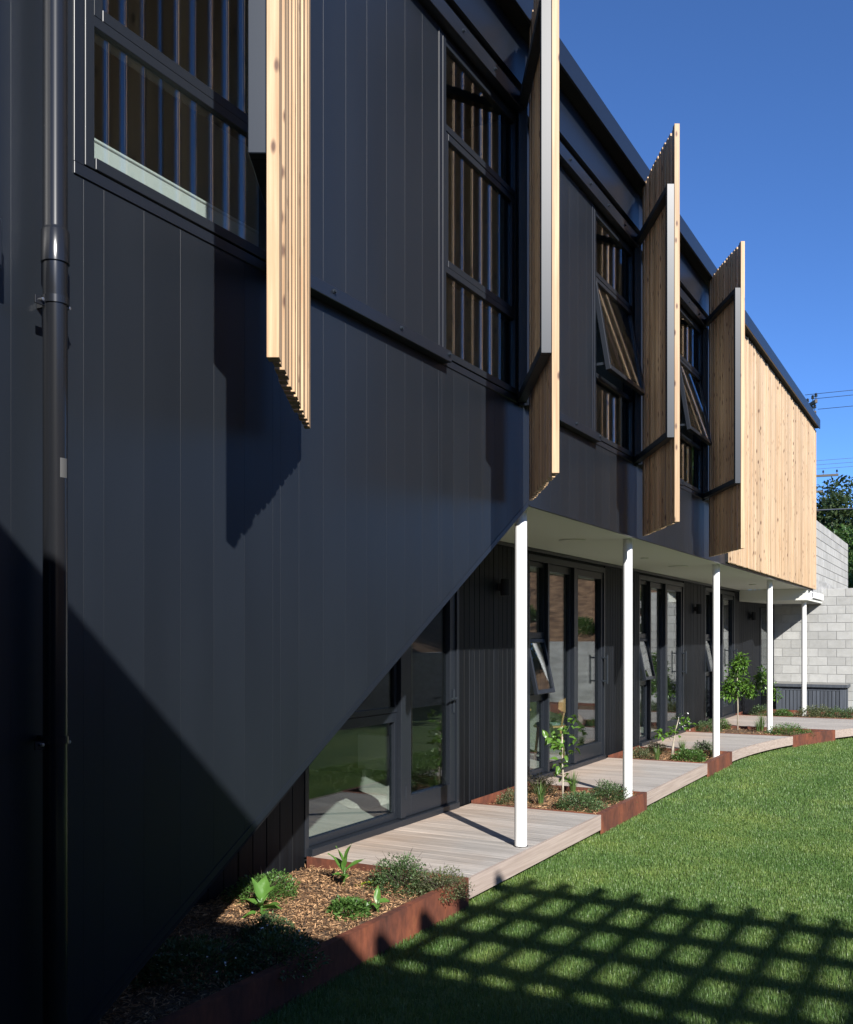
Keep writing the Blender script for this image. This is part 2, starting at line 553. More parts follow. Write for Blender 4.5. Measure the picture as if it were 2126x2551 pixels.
def leaf_cloud(pos, direc, length, width, fold=0.18, droop=0.25, roll=None):
    """N leaves: six-vertex folded leaves growing from pos along direc"""
    n = len(pos)
    d = direc / np.linalg.norm(direc, axis=1, keepdims=True)
    ref = np.tile(np.array([0.0, 0.0, 1.0]), (n, 1))
    s = np.cross(d, ref)
    bad = np.linalg.norm(s, axis=1) < 1e-3
    s[bad] = (1, 0, 0)
    s /= np.linalg.norm(s, axis=1, keepdims=True)
    u = np.cross(s, d)
    if roll is None:
        roll = rng.normal(0, 0.5, n)
    cr, sr = np.cos(roll)[:, None], np.sin(roll)[:, None]
    s, u = s * cr + u * sr, u * cr - s * sr
    L = np.broadcast_to(np.asarray(length, float), (n,))[:, None]
    Wd = np.broadcast_to(np.asarray(width, float), (n,))[:, None]
    base = pos
    mid = pos + d * L * 0.45 - u * L * 0.02
    tip = pos + d * L - u * L * droop
    le = pos + d * L * 0.42 + s * Wd * 0.5 + u * Wd * fold
    ri = pos + d * L * 0.42 - s * Wd * 0.5 + u * Wd * fold
    V = np.stack([base, le, mid, ri, tip], axis=1).reshape(-1, 3)
    o = (np.arange(n) * 5)[:, None]
    T = np.concatenate([o + np.array([[0, 2, 1]]), o + np.array([[0, 3, 2]]), o + np.array([[1, 2, 4]]), o + np.array([[2, 3, 4]])], axis=0)
    return V, T

def unit_dirs(n, up=0.0):
    d = rng.normal(0, 1, (n, 3))
    d /= np.linalg.norm(d, axis=1, keepdims=True)
    d[:, 2] = d[:, 2] * (1 - abs(up)) + up
    return d

# ------------------------------------------------------------------ the ground
GZ = -0.19
def deck_edge(y):
    return -0.035 + 0.04 * max(0.0, y - 14.2) ** 2

gm = mesh_from('ground', [(-150, -150, GZ - 0.01), (150, -150, GZ - 0.01), (150, 250, GZ - 0.01), (-150, 250, GZ - 0.01)], [(0, 1, 2, 3)], LAWN)
g = link('ground', gm)
g['kind'] = 'structure'

# ------------------------------------------------------------------ the house
house = thing('house', 'two storey charcoal clad house with overhanging upper floor on white columns', 'house', (0, 12, GZ))

PITCH, Y0 = 0.2155, 2.361
WIN = [(2.69 + 2.95 * k, 3.93 + 2.95 * k) for k in range(4)]
Z_SILL, Z_HEAD, Z_SOF, Y_END = 3.49, 5.60, 2.70, 14.16
def low(y):
    return min(Z_SOF, 0.785 + 0.5794 * (y - 3.757)) if y > 2.06 else -0.2

upper_wall = link('upper_wall', multi_mesh('upper_wall',
    [((-0.12, -0.016), (a, b), (Z_SOF + .01, 6.22)) for a, b in zip([0.6] + [w[1] for w in WIN], [w[0] for w in WIN] + [Y_END])] +
    [((-0.12, -0.016), w, (Z_SOF + .01, Z_SILL - .01)) for w in WIN] +
    [((-0.12, -0.016), w, (Z_HEAD + .01, 6.22)) for w in WIN], DARK), house, (0, 0, 0))
# the raking wing under the first bay
wing_poly = [(0.6, -0.25), (2.1, -0.25), (7.05, Z_SOF + .005), (0.6, Z_SOF + .005)]
link('wing_wall', prism_yz(wing_poly, -0.13, -0.016, DARK), house, (0, 0, 0))
n = -8
while True:
    a, b = Y0 + n * PITCH, Y0 + (n + 1) * PITCH
    n += 1
    if b < 0.7:
        continue
    if a > Y_END - 0.02:
        break
    b = min(b, Y_END)
    cuts = sorted({a, b} | {e for w in WIN for e in w if a + 0.01 < e < b - 0.01})
    for c0, c1 in zip(cuts[:-1], cuts[1:]):
        mid = (c0 + c1) / 2
        inw = any(w[0] < mid < w[1] for w in WIN)
        top = Z_SILL if inw else 5.70
        g0, g1 = c0 + 0.0003, c1 - 0.0003
        poly = [(g0, low(g0)), (g1, low(g1)), (g1, top), (g0, top)]
        if g0 < 7.062 < g1:
            poly = [(g0, low(g0)), (7.062, Z_SOF), (g1, Z_SOF), (g1, top), (g0, top)]
        link('board', prism_yz(poly, -0.014, 0.0, PANEL, 0.0002, (0, mid, 0)), upper_wall, (0, mid, 0))
y = 1.55
while y < Y_END - .01:
    y1 = min(y + 2.95, Y_END)
    link('upper_band', prism_yz([(y + .001, 5.852), (y1 - .001, 5.852), (y1 - .001, 6.22), (y + .001, 6.22)], -0.014, 0.03, BANDM, 0.001, (0, y, 0)), house, (0, y, 0))
    y = y1
# folded edge along the rake
rk = [(2.06, low(2.061)), (7.062, Z_SOF)]
dv = Vector((rk[1][0] - rk[0][0], rk[1][1] - rk[0][1])).normalized()
nv = Vector((-dv.y, dv.x))
rp = [(rk[0][0], rk[0][1] - .012), (rk[1][0] + .012, rk[1][1] - .012), (rk[1][0] + nv.x * .02, rk[1][1] + nv.y * .02), (rk[0][0] + nv.x * .02, rk[0][1] + nv.y * .02)]
link('rake_trim', prism_yz(rp, -0.14, 0.003, TRIM), house, (0, 0, 0))

# eave, roof, rails
box('fascia', (0.142, 0.162), (0.6, 22.93), (6.213, 6.405), TRIM, house, 0.002)
box('eave_lining', (-0.12, 0.1415), (0.6, 22.9), (6.222, 6.237), DARK, house)
box('roof', (-9, 0.1415), (-4, 22.91), (6.25, 6.39), TRIM, house)
top_rail = box('track_rail', (0.0, 0.067), (0.9, Y_END - .02), (5.618, 5.726), TRIM, house, 0.003)
bolt_me = lathe('bolt', [(0.013, 0), (0.013, 0.004), (0.009, 0.006), (0.009, 0.016), (0.0, 0.017)], STEEL, 8, cap=False)
def bolt(parent, x, y, z):
    link('bolt', bolt_me, parent, (x, y, z), rot=(0, PI / 2, 0))
for k in range(26):
    bolt(top_rail, 0.067, 1.31 + k * 0.5, 5.672)
for k in range(4):
    ya, yb = 4.02 + 2.95 * k - (2.2 if k == 0 and False else 0), min(5.65 + 2.95 * k, Y_END - .03)
    rail = box('track_rail', (0.0, 0.068), (ya, yb), (3.443, 3.515), TRIM, house, 0.003)
    for t in (0.28, 0.98, 1.59):
        if ya + t < yb:
            bolt(rail, 0.068, ya + t, 3.487)

# upper windows
def hbar(y, z, x=(-0.075, -0.008)):
    return (x, y, z)
for k, (a, b) in enumerate(WIN):
    fr = multi_mesh('window', [
        ((-0.09, 0.006), (a + .004, a + .05), (Z_SILL + .004, Z_HEAD - .004)),
        ((-0.09, 0.0), (b - .06, b - .002), (Z_SILL + .004, Z_HEAD - .004)),
        ((-0.09, 0.012), (a + .052, b - .062), (Z_SILL + .004, Z_SILL + .05)),
        ((-0.09, -0.004), (a + .052, b - .062), (Z_HEAD - .06, Z_HEAD - .004)),
        ((-0.085, -0.002), (a + .052, b - .062), (4.058, 4.100)),
        ((-0.085, -0.002), (a + .052, b - .062), (4.985, 5.030))], FRAME, 0.002, (0, a, Z_SILL))
    wpart = link('window', fr, house, (0, a, Z_SILL))
    box('jamb', (0.003, 0.074), (b - .012, b - .002), (3.44, 5.60), FRAME, wpart, 0.002)
    box('jamb', (0.001, 0.006), (a - .05, a - .002), (3.487, 5.60), TRIM, wpart, 0.002)
    box('sill', (0.001, 0.007), (a - .05, b - .014), (3.440, 3.4865), TRIM, wpart, 0.002)
    box('pane', (-0.026, -0.020), (a + .053, b - .063), (Z_SILL + .052, 4.057), GLASS, wpart)
    box('pane', (-0.026, -0.020), (a + .053, b - .063), (5.031, Z_HEAD - .062), GLASS, wpart)
    ang = 0.0 if k < 2 else math.radians(9.5)
    sy0, sy1 = a + .056, b - .066
    h = 4.98 - 4.102
    sash = multi_mesh('sash', [((-0.045, 0.0), (sy0, sy0 + .045), (-h, 0)), ((-0.045, 0.0), (sy1 - .045, sy1), (-h, 0)),
                               ((-0.045, 0.0), (sy0 + .0455, sy1 - .0455), (-h, -h + .046)), ((-0.045, 0.0), (sy0 + .0455, sy1 - .0455), (-.045, 0))], FRAME, 0.002)
    s_ = link('sash', sash, wpart, (-0.004, 0, 4.98), rot=(0, -ang, 0))
    p_ = link('pane', multi_mesh('pane', [((-0.024, -0.018), (sy0 + .046, sy1 - .046), (-h + .051, -.046))], GLASS), wpart, (-0.004, 0, 4.98), rot=(0, -ang, 0))
    if ang:
        for yy in (sy0 + .02, sy1 - .05):
            link('stay', multi_mesh('stay', [((0.0, h * math.sin(ang) - .02), (yy, yy + .012), (-.012, .012))], STEEL), wpart, (0.0, 0, 4.98 - h * math.cos(ang) + .06))

# slatted timber end of the upper floor
slat = box('slatted_wall', (-0.1, 0.03), (Y_END + .003, 22.97), (2.73, 6.22), DARK, house)
y = Y_END + 0.006
vw = [(0.032, 0.032), (0.040, 0.042), (0.028, 0.036), (0.036, 0.048)]
while y < 22.93:
    w, dpt = random.choice(vw)
    w = min(w, 22.97 - y)
    box('batten', (0.031, 0.033 + dpt), (y, y + w), (2.715 + random.choice((0, .004)), 6.19), PINEW, slat, 0.002)
    y += w + random.choice((0.017, 0.020, 0.023))

# soffit and the lower storey
soffit = box('soffit', (-1.55, -0.016), (2.0, 22.15), (2.702, 2.73), SOFFIT, house)
box('soffit_edge', (-0.014, 0.014), (7.08, 22.95), (2.688, 2.6995), TRIM, house)
box('beam', (-1.40, 0.0), (22.16, 22.30), (2.46, 2.70), SOFFIT, house, 0.003)
box('lower_soffit', (-1.5, 0.0), (22.302, 24.55), (2.46, 2.52), SOFFIT, house)
chn = multi_mesh('channel', [((0.03, 0.042), (22.85, 24.5), (2.53, 2.66)), ((-0.03, 0.0295), (22.85, 24.5), (2.53, 2.545)), ((-0.03, 0.0295), (22.85, 24.5), (2.645, 2.66))], WHITE, 0)
link('channel', chn, house, (0, 0, 0))
col_me = {}
for cy, base in ((7.27, 0.0), (10.09, -0.08), (14.23, -0.08), (18.53, -0.08), (22.75, -0.08)):
    me = lathe('column', [(0.050, base - .15), (0.050, 2.70)], WHITE, 40)
    c_ = link('column', me, house, (-0.15, cy, 0.0))
    if base == 0.0:
        link('collar', lathe('collar', [(0.058, 0.001), (0.058, 0.004), (0.052, 0.005)], DARK, 32, cap=False), c_, (-0.15, cy, 0.0))
box('cleat', (-0.13, 0.012), (22.66, 22.84), (2.50, 2.70), WHITE, house, 0.003)

XL = -1.42
UNITS = [(6.10, 8.68), (10.42, 13.14), (14.74, 17.44), (19.05, 21.75)]
gaps = [(3.0, 6.10), (8.68, 10.42), (13.14, 14.74), (17.44, 19.05), (21.75, 22.30)]
lower_wall = link('lower_wall', multi_mesh('lower_wall', [((-1.6, XL - .018), gp, (-0.25, 2.70)) for gp in gaps] + [((-1.6, XL - .018), u, (2.63, 2.70)) for u in UNITS] + [((-1.6, XL - .03), u, (-.25, -0.006)) for u in UNITS], DARK), house, (0, 0, 0))
for gi, (a, b) in enumerate(gaps):
    nb = max(1, round((b - a) / (0.115 if gi else 0.155)))
    w = (b - a) / nb
    for i in range(nb):
        y0, y1 = a + i * w + .002, a + (i + 1) * w - .002
        zt = 2.66
        dx = random.uniform(-.002, .002)
        link('board', prism_yz([(y0, -0.10 if gi == 0 else 0.0), (y1, -0.10 if gi == 0 else 0.0), (y1, zt), (y0, zt)], XL - .016, XL + dx, BLACKW, 0.004, (XL, (y0 + y1) / 2, 0)), lower_wall, (XL, (y0 + y1) / 2, 0))
box('head_flashing', (XL - .01, XL + .03), (3.0, 22.3), (2.664, 2.70), TRIM, house, 0.002)
# end bay, slightly turned
tv = Vector((0.36, 2.25, 0)).normalized()
ta = math.atan2(tv.y, tv.x) - PI / 2
eb = link('end_wall', multi_mesh('end_wall', [((-0.14, -.018), (0.0, 2.30), (-.25, 2.48))], DARK), house, (XL, 22.30, 0), rot=(0, 0, ta))
for i in range(11):
    link('board', prism_yz([(i * .115 + .002, -.05), ((i + 1) * .115 - .002, -.05), ((i + 1) * .115 - .002, 2.45), (i * .115 + .002, 2.45)], -.016, 0, BLACKW, 0.004), eb, (0, 0, 0), local=True)
ed = link('door', multi_mesh('door', [((-.02, 0.01), (1.30, 1.36), (0, 2.35)), ((-.02, .01), (2.14, 2.20), (0, 2.35)), ((-.02, .01), (1.362, 2.138), (2.28, 2.35)), ((-.02, .01), (1.362, 2.138), (0, .1))], FRAME), eb, (0, 0, 0), local=True)
link('pane', multi_mesh('pane', [((-.012, -.006), (1.362, 2.138), (.102, 2.278))], GLASS), eb, (0, 0, 0), local=True)

def joinery(i, a, b):
    first = i == 0
    ym0, ym1 = (a + 1.44, a + 1.53) if first else (a + 1.50, a + 1.60)
    X = (-1.525, XL + .004)
    bars = [(X, (a, a + .05), (0, 2.63)), (X, (ym0, ym1), (0.06, 2.56)),
            (X, (a + .0505, b - .0505), (2.56, 2.63)), (X, (b - .05, b), (0, 2.63)),
            ((-1.525, XL + .035), (a + .0505, b - .0505), (-.004, 0.055))]
    w = link('window', multi_mesh('window', bars, FRAME, 0.002, (XL, a, 0)), house, (XL, a, 0))
    ws = [(a + .052, ym0 - .002)] if first else [(a + .052, a + .60), (a + .655, ym0 - .002)]
    if not first:
        box('mullion', X, (a + .602, a + .653), (0.06, 2.555), FRAME, w, 0.002)
    for j, (y0, y1) in enumerate(ws):
        X2 = (-1.515, -1.46)
        if first or j == 0:
            zl, zh = (0.92, 1.00) if first else (0.92, 1.00)
            rail = [(X2, (y0, y1), (zl, zh)), (X2, (y0, y1), (1.66, 1.73)), (X2, (y0, y1), (.057, .115)), (X2, (y0, y1), (2.50, 2.556)),
                    (X2, (y0, y0 + .04), (.1155, zl - .0005)), (X2, (y1 - .04, y1), (.1155, zl - .0005)), (X2, (y0, y0 + .04), (1.7305, 2.4995)), (X2, (y1 - .04, y1), (1.7305, 2.4995))]
            link('frame', multi_mesh('frame', [rail[0], rail[2], rail[4], rail[5]], FRAME, 0.002, (XL, a, 0)), w, (XL, a, 0))
            link('frame', multi_mesh('frame', [rail[1], rail[3], rail[6], rail[7]], FRAME, 0.002, (XL, a, 0)), w, (XL, a, 0))
            box('pane', (-1.498, -1.490), (y0 + .041, y1 - .041), (.116, zl - .001), GLASS, w)
            box('pane', (-1.498, -1.490), (y0 + .041, y1 - .041), (1.731, 2.499), GLASS, w)
            ang = 0.0 if first else math.radians(12)
            h = 1.655 - 1.005
            sa = [((-.045, 0), (y0 + .003, y0 + .045), (-h, 0)), ((-.045, 0), (y1 - .045, y1 - .003), (-h, 0)), ((-.045, 0), (y0 + .0455, y1 - .0455), (-h, -h + .05)), ((-.045, 0), (y0 + .0455, y1 - .0455), (-.045, 0))]
            link('sash', multi_mesh('sash', sa, FRAME, 0.002), w, (-1.455, 0, 1.655), rot=(0, -ang, 0))
            link('pane', multi_mesh('pane', [((-.028, -.022), (y0 + .046, y1 - .046), (-h + .051, -.046))], GLASS), w, (-1.455, 0, 1.655), rot=(0, -ang, 0))
        else:
            rail = [(X2, (y0, y1), (.057, .14)), (X2, (y0, y1), (2.47, 2.556)), (X2, (y0, y0 + .05), (.1405, 2.4695)), (X2, (y1 - .05, y1), (.1405, 2.4695))]
            link('sash', multi_mesh('sash', rail, FRAME, 0.002, (XL, a, 0)), w, (XL, a, 0))
            box('pane', (-1.498, -1.490), (y0 + .051, y1 - .051), (.141, 2.469), GLASS, w)
    # door leaf
    d0, d1 = ym1 + .004, b - .054
    X3 = (-1.515, XL - .012)
    st = 0.115 if first else 0.075
    dl = [(X3, (d0, d0 + st), (.06, 2.555)), (X3, (d1 - st, d1), (.06, 2.555)), (X3, (d0 + st + .0005, d1 - st - .0005), (.06, .24)), (X3, (d0 + st + .0005, d1 - st - .0005), (2.47, 2.555))]
    d = link('door', multi_mesh('door', dl, FRAME, 0.002, (XL, d0, 0)), house, (XL, d0, 0))
    box('pane', (-1.485, -1.477), (d0 + st + .001, d1 - st - .001), (.241, 2.469), GLASS, d)
    if first:
        hm = multi_mesh('handle', [((XL - .0115, XL + .0), (d1 - .060, d1 - .030), (0.93, 1.16)), ((XL + .0005, XL + .045), (d1 - .055, d1 - .04), (1.07, 1.085)), ((XL + .034, XL + .048), (d1 - .19, d1 - .056), (1.068, 1.087))], STEEL, 0.002)
        link('handle', hm, d, (0, 0, 0))
        for hz in (0.22, 2.2):
            link('hinge', lathe('hinge', [(0.012, 0), (0.012, .12)], FRAME, 12), d, (XL + .0, d0 - .005, hz))
    else:
        hm = multi_mesh('handle', [((XL - .0115, XL + .055), (d1 - .050, d1 - .030), (1.06, 1.08)), ((XL - .0115, XL + .055), (d1 - .050, d1 - .030), (1.38, 1.40)), ((XL + .0552, XL + .075), (d1 - .052, d1 - .028), (1.03, 1.43))], STEEL, 0.003)
        link('handle', hm, d, (0, 0, 0))
for i, (a, b) in enumerate(UNITS):
    joinery(i, a, b)

# rooms behind the glass
rooms = [(3.0, 10.2), (10.3, 13.9), (14.0, 18.2), (18.3, 22.4)]
for a, b in rooms:
    box('room_floor', (-5.4, -1.53), (a, b), (-0.05, 0.0), CARPET, house)
    box('room_wall', (-5.5, -5.4), (a, b), (0.0, 2.7), PLASTER, house)
    box('partition', (-5.4, -1.62), (b + .005, b + .095), (-0.05, 2.7), PLASTER, house)
box('partition', (-5.4, -1.62), (2.8, 2.9), (-0.05, 2.7), PLASTER, house)
box('upper_floor', (-6, -1.56), (-3, 24), (2.702, 3.0), PLASTER, house)
box('upper_floor', (-1.555, -0.135), (0.6, 22.1), (2.75, 3.0), PLASTER, house)
box('room_wall', (-4.2, -4.1), (0.0, 14.1), (3.0, 6.22), PLASTER, house)
for yy in (0.2, 5.0, 7.9, 10.85, 13.9):
    box('partition', (-4.1, -0.13), (yy, yy + .09), (3.0, 6.22), PLASTER, house)
box('rear_wall', (-9, -8.9), (-4, 23.4), (-.25, 6.24), DARK, house)
box('side_wall', (-9, -0.11), (22.86, 22.96), (2.75, 6.24), RENDERC, house)
box('side_wall', (-9, -0.05), (-4, -3.9), (-.25, 6.24), DARK, house)
box('front_wall', (-0.12, -0.02), (-3.9, 0.595), (-.25, 6.21), PANEL, house)

# downpipe on the left of the wall
dp = link('downpipe', lathe('downpipe', [(0.043, -0.2), (0.043, 2.92), (0.0435, 2.925), (0.0435, 3.02), (0.0495, 3.022), (0.0495, 3.135), (0.0465, 3.14), (0.043, 3.15), (0.043, 6.05)], PIPE, 48), house, (0.095, 2.475, 0))
def bracket(z):
    b_ = link('bracket', lathe('bracket', [(0.0445, z - .014), (0.048, z - .0135), (0.048, z + .0135), (0.0445, z + .014)], PIPE, 40, cap=False), dp, (0.095, 2.475, 0))
    link('bracket', multi_mesh('bracket', [((0.092, 0.098), (2.385, 2.429), (z - .03, z + .0))], PIPE, 0.001), dp, (0, 0, 0))
    link('bracket', multi_mesh('bracket', [((0.001, 0.10), (2.470, 2.480), (z - .012, z + .012))], PIPE, 0.001), dp, (0, 0, 0))
    for yy in (2.41, 2.526):
        link('bolt', lathe('bolt', [(0.006, 0), (0.006, .012), (0, .013)], ZINC, 8, cap=False), dp, (0.098 if yy < 2.45 else .10, yy, z - .012), rot=(0, PI / 2, 0))
bracket(2.885)
bracket(1.30)
tp = []
for i in range(7):
    a = math.radians(-62 + i * 7)
    tp.append(a)
tv_, tf_ = [], []
for i, a in enumerate(tp):
    for zz in (2.245, 2.315):
        tv_.append((0.0437 * math.cos(a + .75), 0.0437 * math.sin(a + .75), zz))
for i in range(6):
    tf_.append((2 * i, 2 * i + 2, 2 * i + 3, 2 * i + 1))
link('sticker', mesh_from('sticker', tv_, tf_, PAPER), dp, (0.095, 2.475, 0))

# ------------------------------------------------------------------ shutters
SH_LABEL = ['first slatted pine shutter, lit outer face, tall beside the downpipe end of the wall',
            'second slatted pine shutter, bright steel edge cutting the roofline against the sky',
            'third slatted pine shutter, standing clear above the roof before the opened window',
            'fourth slatted pine shutter, last one, overlapping the pale timber end wall']
SHW, SHB, SHT = 1.265, 2.697, 6.235
hinges = [(0.142, 4.0), (0.118, 6.885), (0.110, 9.845), (0.100, 12.805)]
ROT = math.radians(-60)
def new_shutter(k):
    x, yy = hinges[k]
    t = thing('timber_shutter', SH_LABEL[k], 'shutter', (x, yy, SHB), 'hinged slatted shutters along the upper wall', ROT)
    return t
sh0 = new_shutter(0)
st_rng = random.Random(5)
p = SHW / 15
for i in range(15):
    w = st_rng.choice((0.048, 0.056, 0.060, 0.064))
    if i == 14:
        w = 0.062
    dep = st_rng.choice((0.040, 0.044, 0.046))
    x1 = (i + 1) * p
    out = 0.0 if i == 14 else st_rng.choice((0.0, -0.006, -.012))
    box('batten', (x1 - w, x1), (-0.046 + (st_rng.choice((0.0, 0.007, 0.012)) if i < 14 else 0), out), (0.0, SHT - SHB), PINE, sh0, 0.0015, local=True)
FZ0, FZ1 = 3.445 - SHB, 5.70 - SHB
fy = (-0.114, -0.048)
fb = [(fy, (SHW - .048, SHW + .002), (FZ0, FZ1)), (fy, (-.03, .03), (FZ0, FZ1)), (fy, (0.0305, SHW - .0485), (FZ0, FZ0 + .06)), (fy, (0.0305, SHW - .0485), (FZ1 - .06, FZ1))]
fm = multi_mesh('frame', [(x, y, z) for (y, x, z) in fb], STEEL, 0.003)
link('frame', fm, sh0, (0, 0, 0), local=True)
for zz in (FZ0 - .02, FZ1 - .04):
    link('hinge', multi_mesh('hinge', [((-.13, -.03), (-.10, -.06), (zz, zz + .05))], STEEL, 0.002), sh0, (0, 0, 0), local=True)
for k in (1, 2, 3):
    t = new_shutter(k)
    for ch in list(sh0.children):
        c = ch.copy()
        COL.objects.link(c)
        c.parent = t

# ------------------------------------------------------------------ decks and planters
DECKS = [(6.10, 8.90), (10.40, 13.20), (14.70, 17.50), (19.02, 21.75)]
DL = ['nearest weathered timber deck with a white column standing on its boards',
      'weathered timber deck between the first and second lawn-side column planters',
      'weathered timber deck with a curved edge sweeping out beside the lawn',
      'farthest weathered timber deck, wide and grey, in front of the storage bench planter']
GRP_D = 'timber deck platforms between the planters'
for i, (a, b) in enumerate(DECKS):
    d = thing('timber_deck', DL[i], 'deck', (-0.7, (a + b) / 2, GZ), GRP_D)
    nb = 20
    w = (b - a) / nb
    for k in range(nb):
        y0, y1 = a + k * w + .0018, a + (k + 1) * w - .0018
        xe0, xe1 = deck_edge(y0) - .024, deck_edge(y1) - .024
        if abs(xe0 - xe1) < 1e-4:
            box('board', (-1.40, xe0), (y0, y1), (-0.026, 0.0 + random.uniform(-.0012, .0012)), DECK, d, 0.002)
        else:
            o = (-0.7, (y0 + y1) / 2, 0)
            v = [(-1.40, y0, -.026), (xe0, y0, -.026), (xe1, y1, -.026), (-1.40, y1, -.026), (-1.40, y0, 0), (xe0, y0, 0), (xe1, y1, 0), (-1.40, y1, 0)]
            v = [(q[0] - o[0], q[1] - o[1], q[2]) for q in v]
            link('board', mesh_from('board', v, [(3, 2, 1, 0), (4, 5, 6, 7), (0, 1, 5, 4), (1, 2, 6, 5), (2, 3, 7, 6), (3, 0, 4, 7)], DECK), d, o)
    # edge board, follows the curve
    ns = 14
    v, f = [], []
    for k in range(ns + 1):
        yy = a + .001 + (b - a - .002) * k / ns
        xe = deck_edge(yy)
        for (dx, z) in ((-.022, -.138), (.0, -.138), (.0, .003), (-.022, .003)):
            v.append((xe + dx, yy - a, z))
    for k in range(ns):
        for q in range(4):
            r_ = (q + 1) % 4
            f.append((4 * k + q, 4 * k + r_, 4 * k + 4 + r_, 4 * k + 4 + q))
    f += [(0, 3, 2, 1), (4 * ns, 4 * ns + 1, 4 * ns + 2, 4 * ns + 3)]
    fas = link('edge_board', mesh_from('edge_board', v, [tuple(reversed(q)) for q in f], DECKF), d, (0, a, 0))
    for k in range(4):
        yy = a + .25 + k * (b - a - .5) / 3
        xe = deck_edge(yy)
        box('post', (xe - .22, xe - .12), (yy - .05, yy + .05), (GZ - .05, -.03), BENCHT, d)
    box('joist', (-1.38, -.20), (a + .05, b - .05), (GZ - .02, -.03), DIRT, d)

def bend_wall(y0, y1, ns=8):
    v, f = [], []
    for k in range(ns + 1):
        yy = y0 + (y1 - y0) * k / ns
        xe = deck_edge(yy) + .002
        for (dx, z) in ((-.012, GZ - .05), (0, GZ - .05), (0, .012), (-.055, .012), (-.055, .002), (-.012, .002)):
            v.append((xe + dx, yy - y0, z))
    m = 6
    for k in range(ns):
        for q in range(m):
            r_ = (q + 1) % m
            f.append((m * k + q, m * k + m + q, m * k + m + r_, m * k + r_))
    f += [tuple(range(m)), tuple(reversed([m * ns + q for q in range(m)]))]
    return mesh_from('front_plate', v, f, CORTEN)

PLANTERS = [(2.2, 6.098), (8.903, 10.398), (13.203, 14.698), (17.503, 19.018), (21.753, 23.75)]
PL = ['long rusted steel planter in the foreground with bark mulch under the raking wall',
      'rusted steel planter holding the young citrus tree by the nearest columns',
      'rusted steel planter with a small flowering citrus, behind the second deck',
      'rusted steel planter with the bushy citrus, where the deck edge curves',
      'farthest mulched planting bed along the front of the storage bench']
GRP_P = 'planters between the decks'
SOILZ = -0.055
for i, (a, b) in enumerate(PLANTERS):
    t = thing('planter', PL[i], 'planter', (-0.7, (a + b) / 2, GZ), GRP_P)
    link('front_plate', bend_wall(a, b), t, (0, a, 0))
    xb = -1.395
    for q, yy in enumerate((a, b - .008)):
        xe = deck_edge(yy) - .06
        if i == 0 and q == 0:
            continue
        box('end_plate', (xb, xe), (yy, yy + .008), (GZ, .010 if not (i == 0) else .012), CORTEN, t)
    if i:
        box('back_plate', (xb - .004, xb + .004), (a + .009, b - .009), (GZ, .03), CORTEN, t)
    # soil sheet, gently mounded
    nx, ny = 14, 26
    v, f = [], []
    for iy in range(ny + 1):
        yy = a + .01 + (b - a - .02) * iy / ny
        xl, xr = xb + .006, deck_edge(yy) - .014
        for ix in range(nx + 1):
            x = xl + (xr - xl) * ix / nx
            e = min(ix, nx - ix) / nx
            z = SOILZ + .02 * noise.noise((x * 3, yy * 3, i)) + .03 * min(1, e * 4) - .02
            v.append((x, yy - a, z))
    for iy in range(ny):
        for ix in range(nx):
            q = iy * (nx + 1) + ix
            f.append((q, q + 1, q + nx + 2, q + nx + 1))
    link('soil', mesh_from('soil', v, f, SOIL, True), t, (0, a, 0))
    # bark chips
    area = (b - a) * 1.4
    nch = int(area * (4300 if i == 0 else 2000 if i < 3 else 800))
    yy = rng.uniform(a + .03, b - .03, nch)
    xr = np.array([deck_edge(q) for q in yy]) - .06
    xx = xb + .03 + (xr - xb - .03) * rng.random(nch)
    zz = np.array([SOILZ + .02 * noise.noise((p_ * 3, q_ * 3, i)) for p_, q_ in zip(xx, yy)]) + rng.uniform(0.0, .022, nch)
    e = np.minimum(xx - xb, xr + .06 - xx) / (xr - xb)
    zz += .03 * np.minimum(1, np.maximum(0, e) * 4) - .016
    pos = np.stack([xx, yy - a, zz], 1)
    dd = unit_dirs(nch)
    dd[:, 2] *= 0.28
    V, T = leaf_cloud(pos, dd, rng.uniform(.014, .058, nch) * (0.9 if i == 0 else 1.15), rng.uniform(.003, .008, nch), fold=0.3, droop=0.02)
    link('bark_mulch', np_mesh('bark_mulch', V, T, CHIP), t, (0, a, 0), kind='stuff')

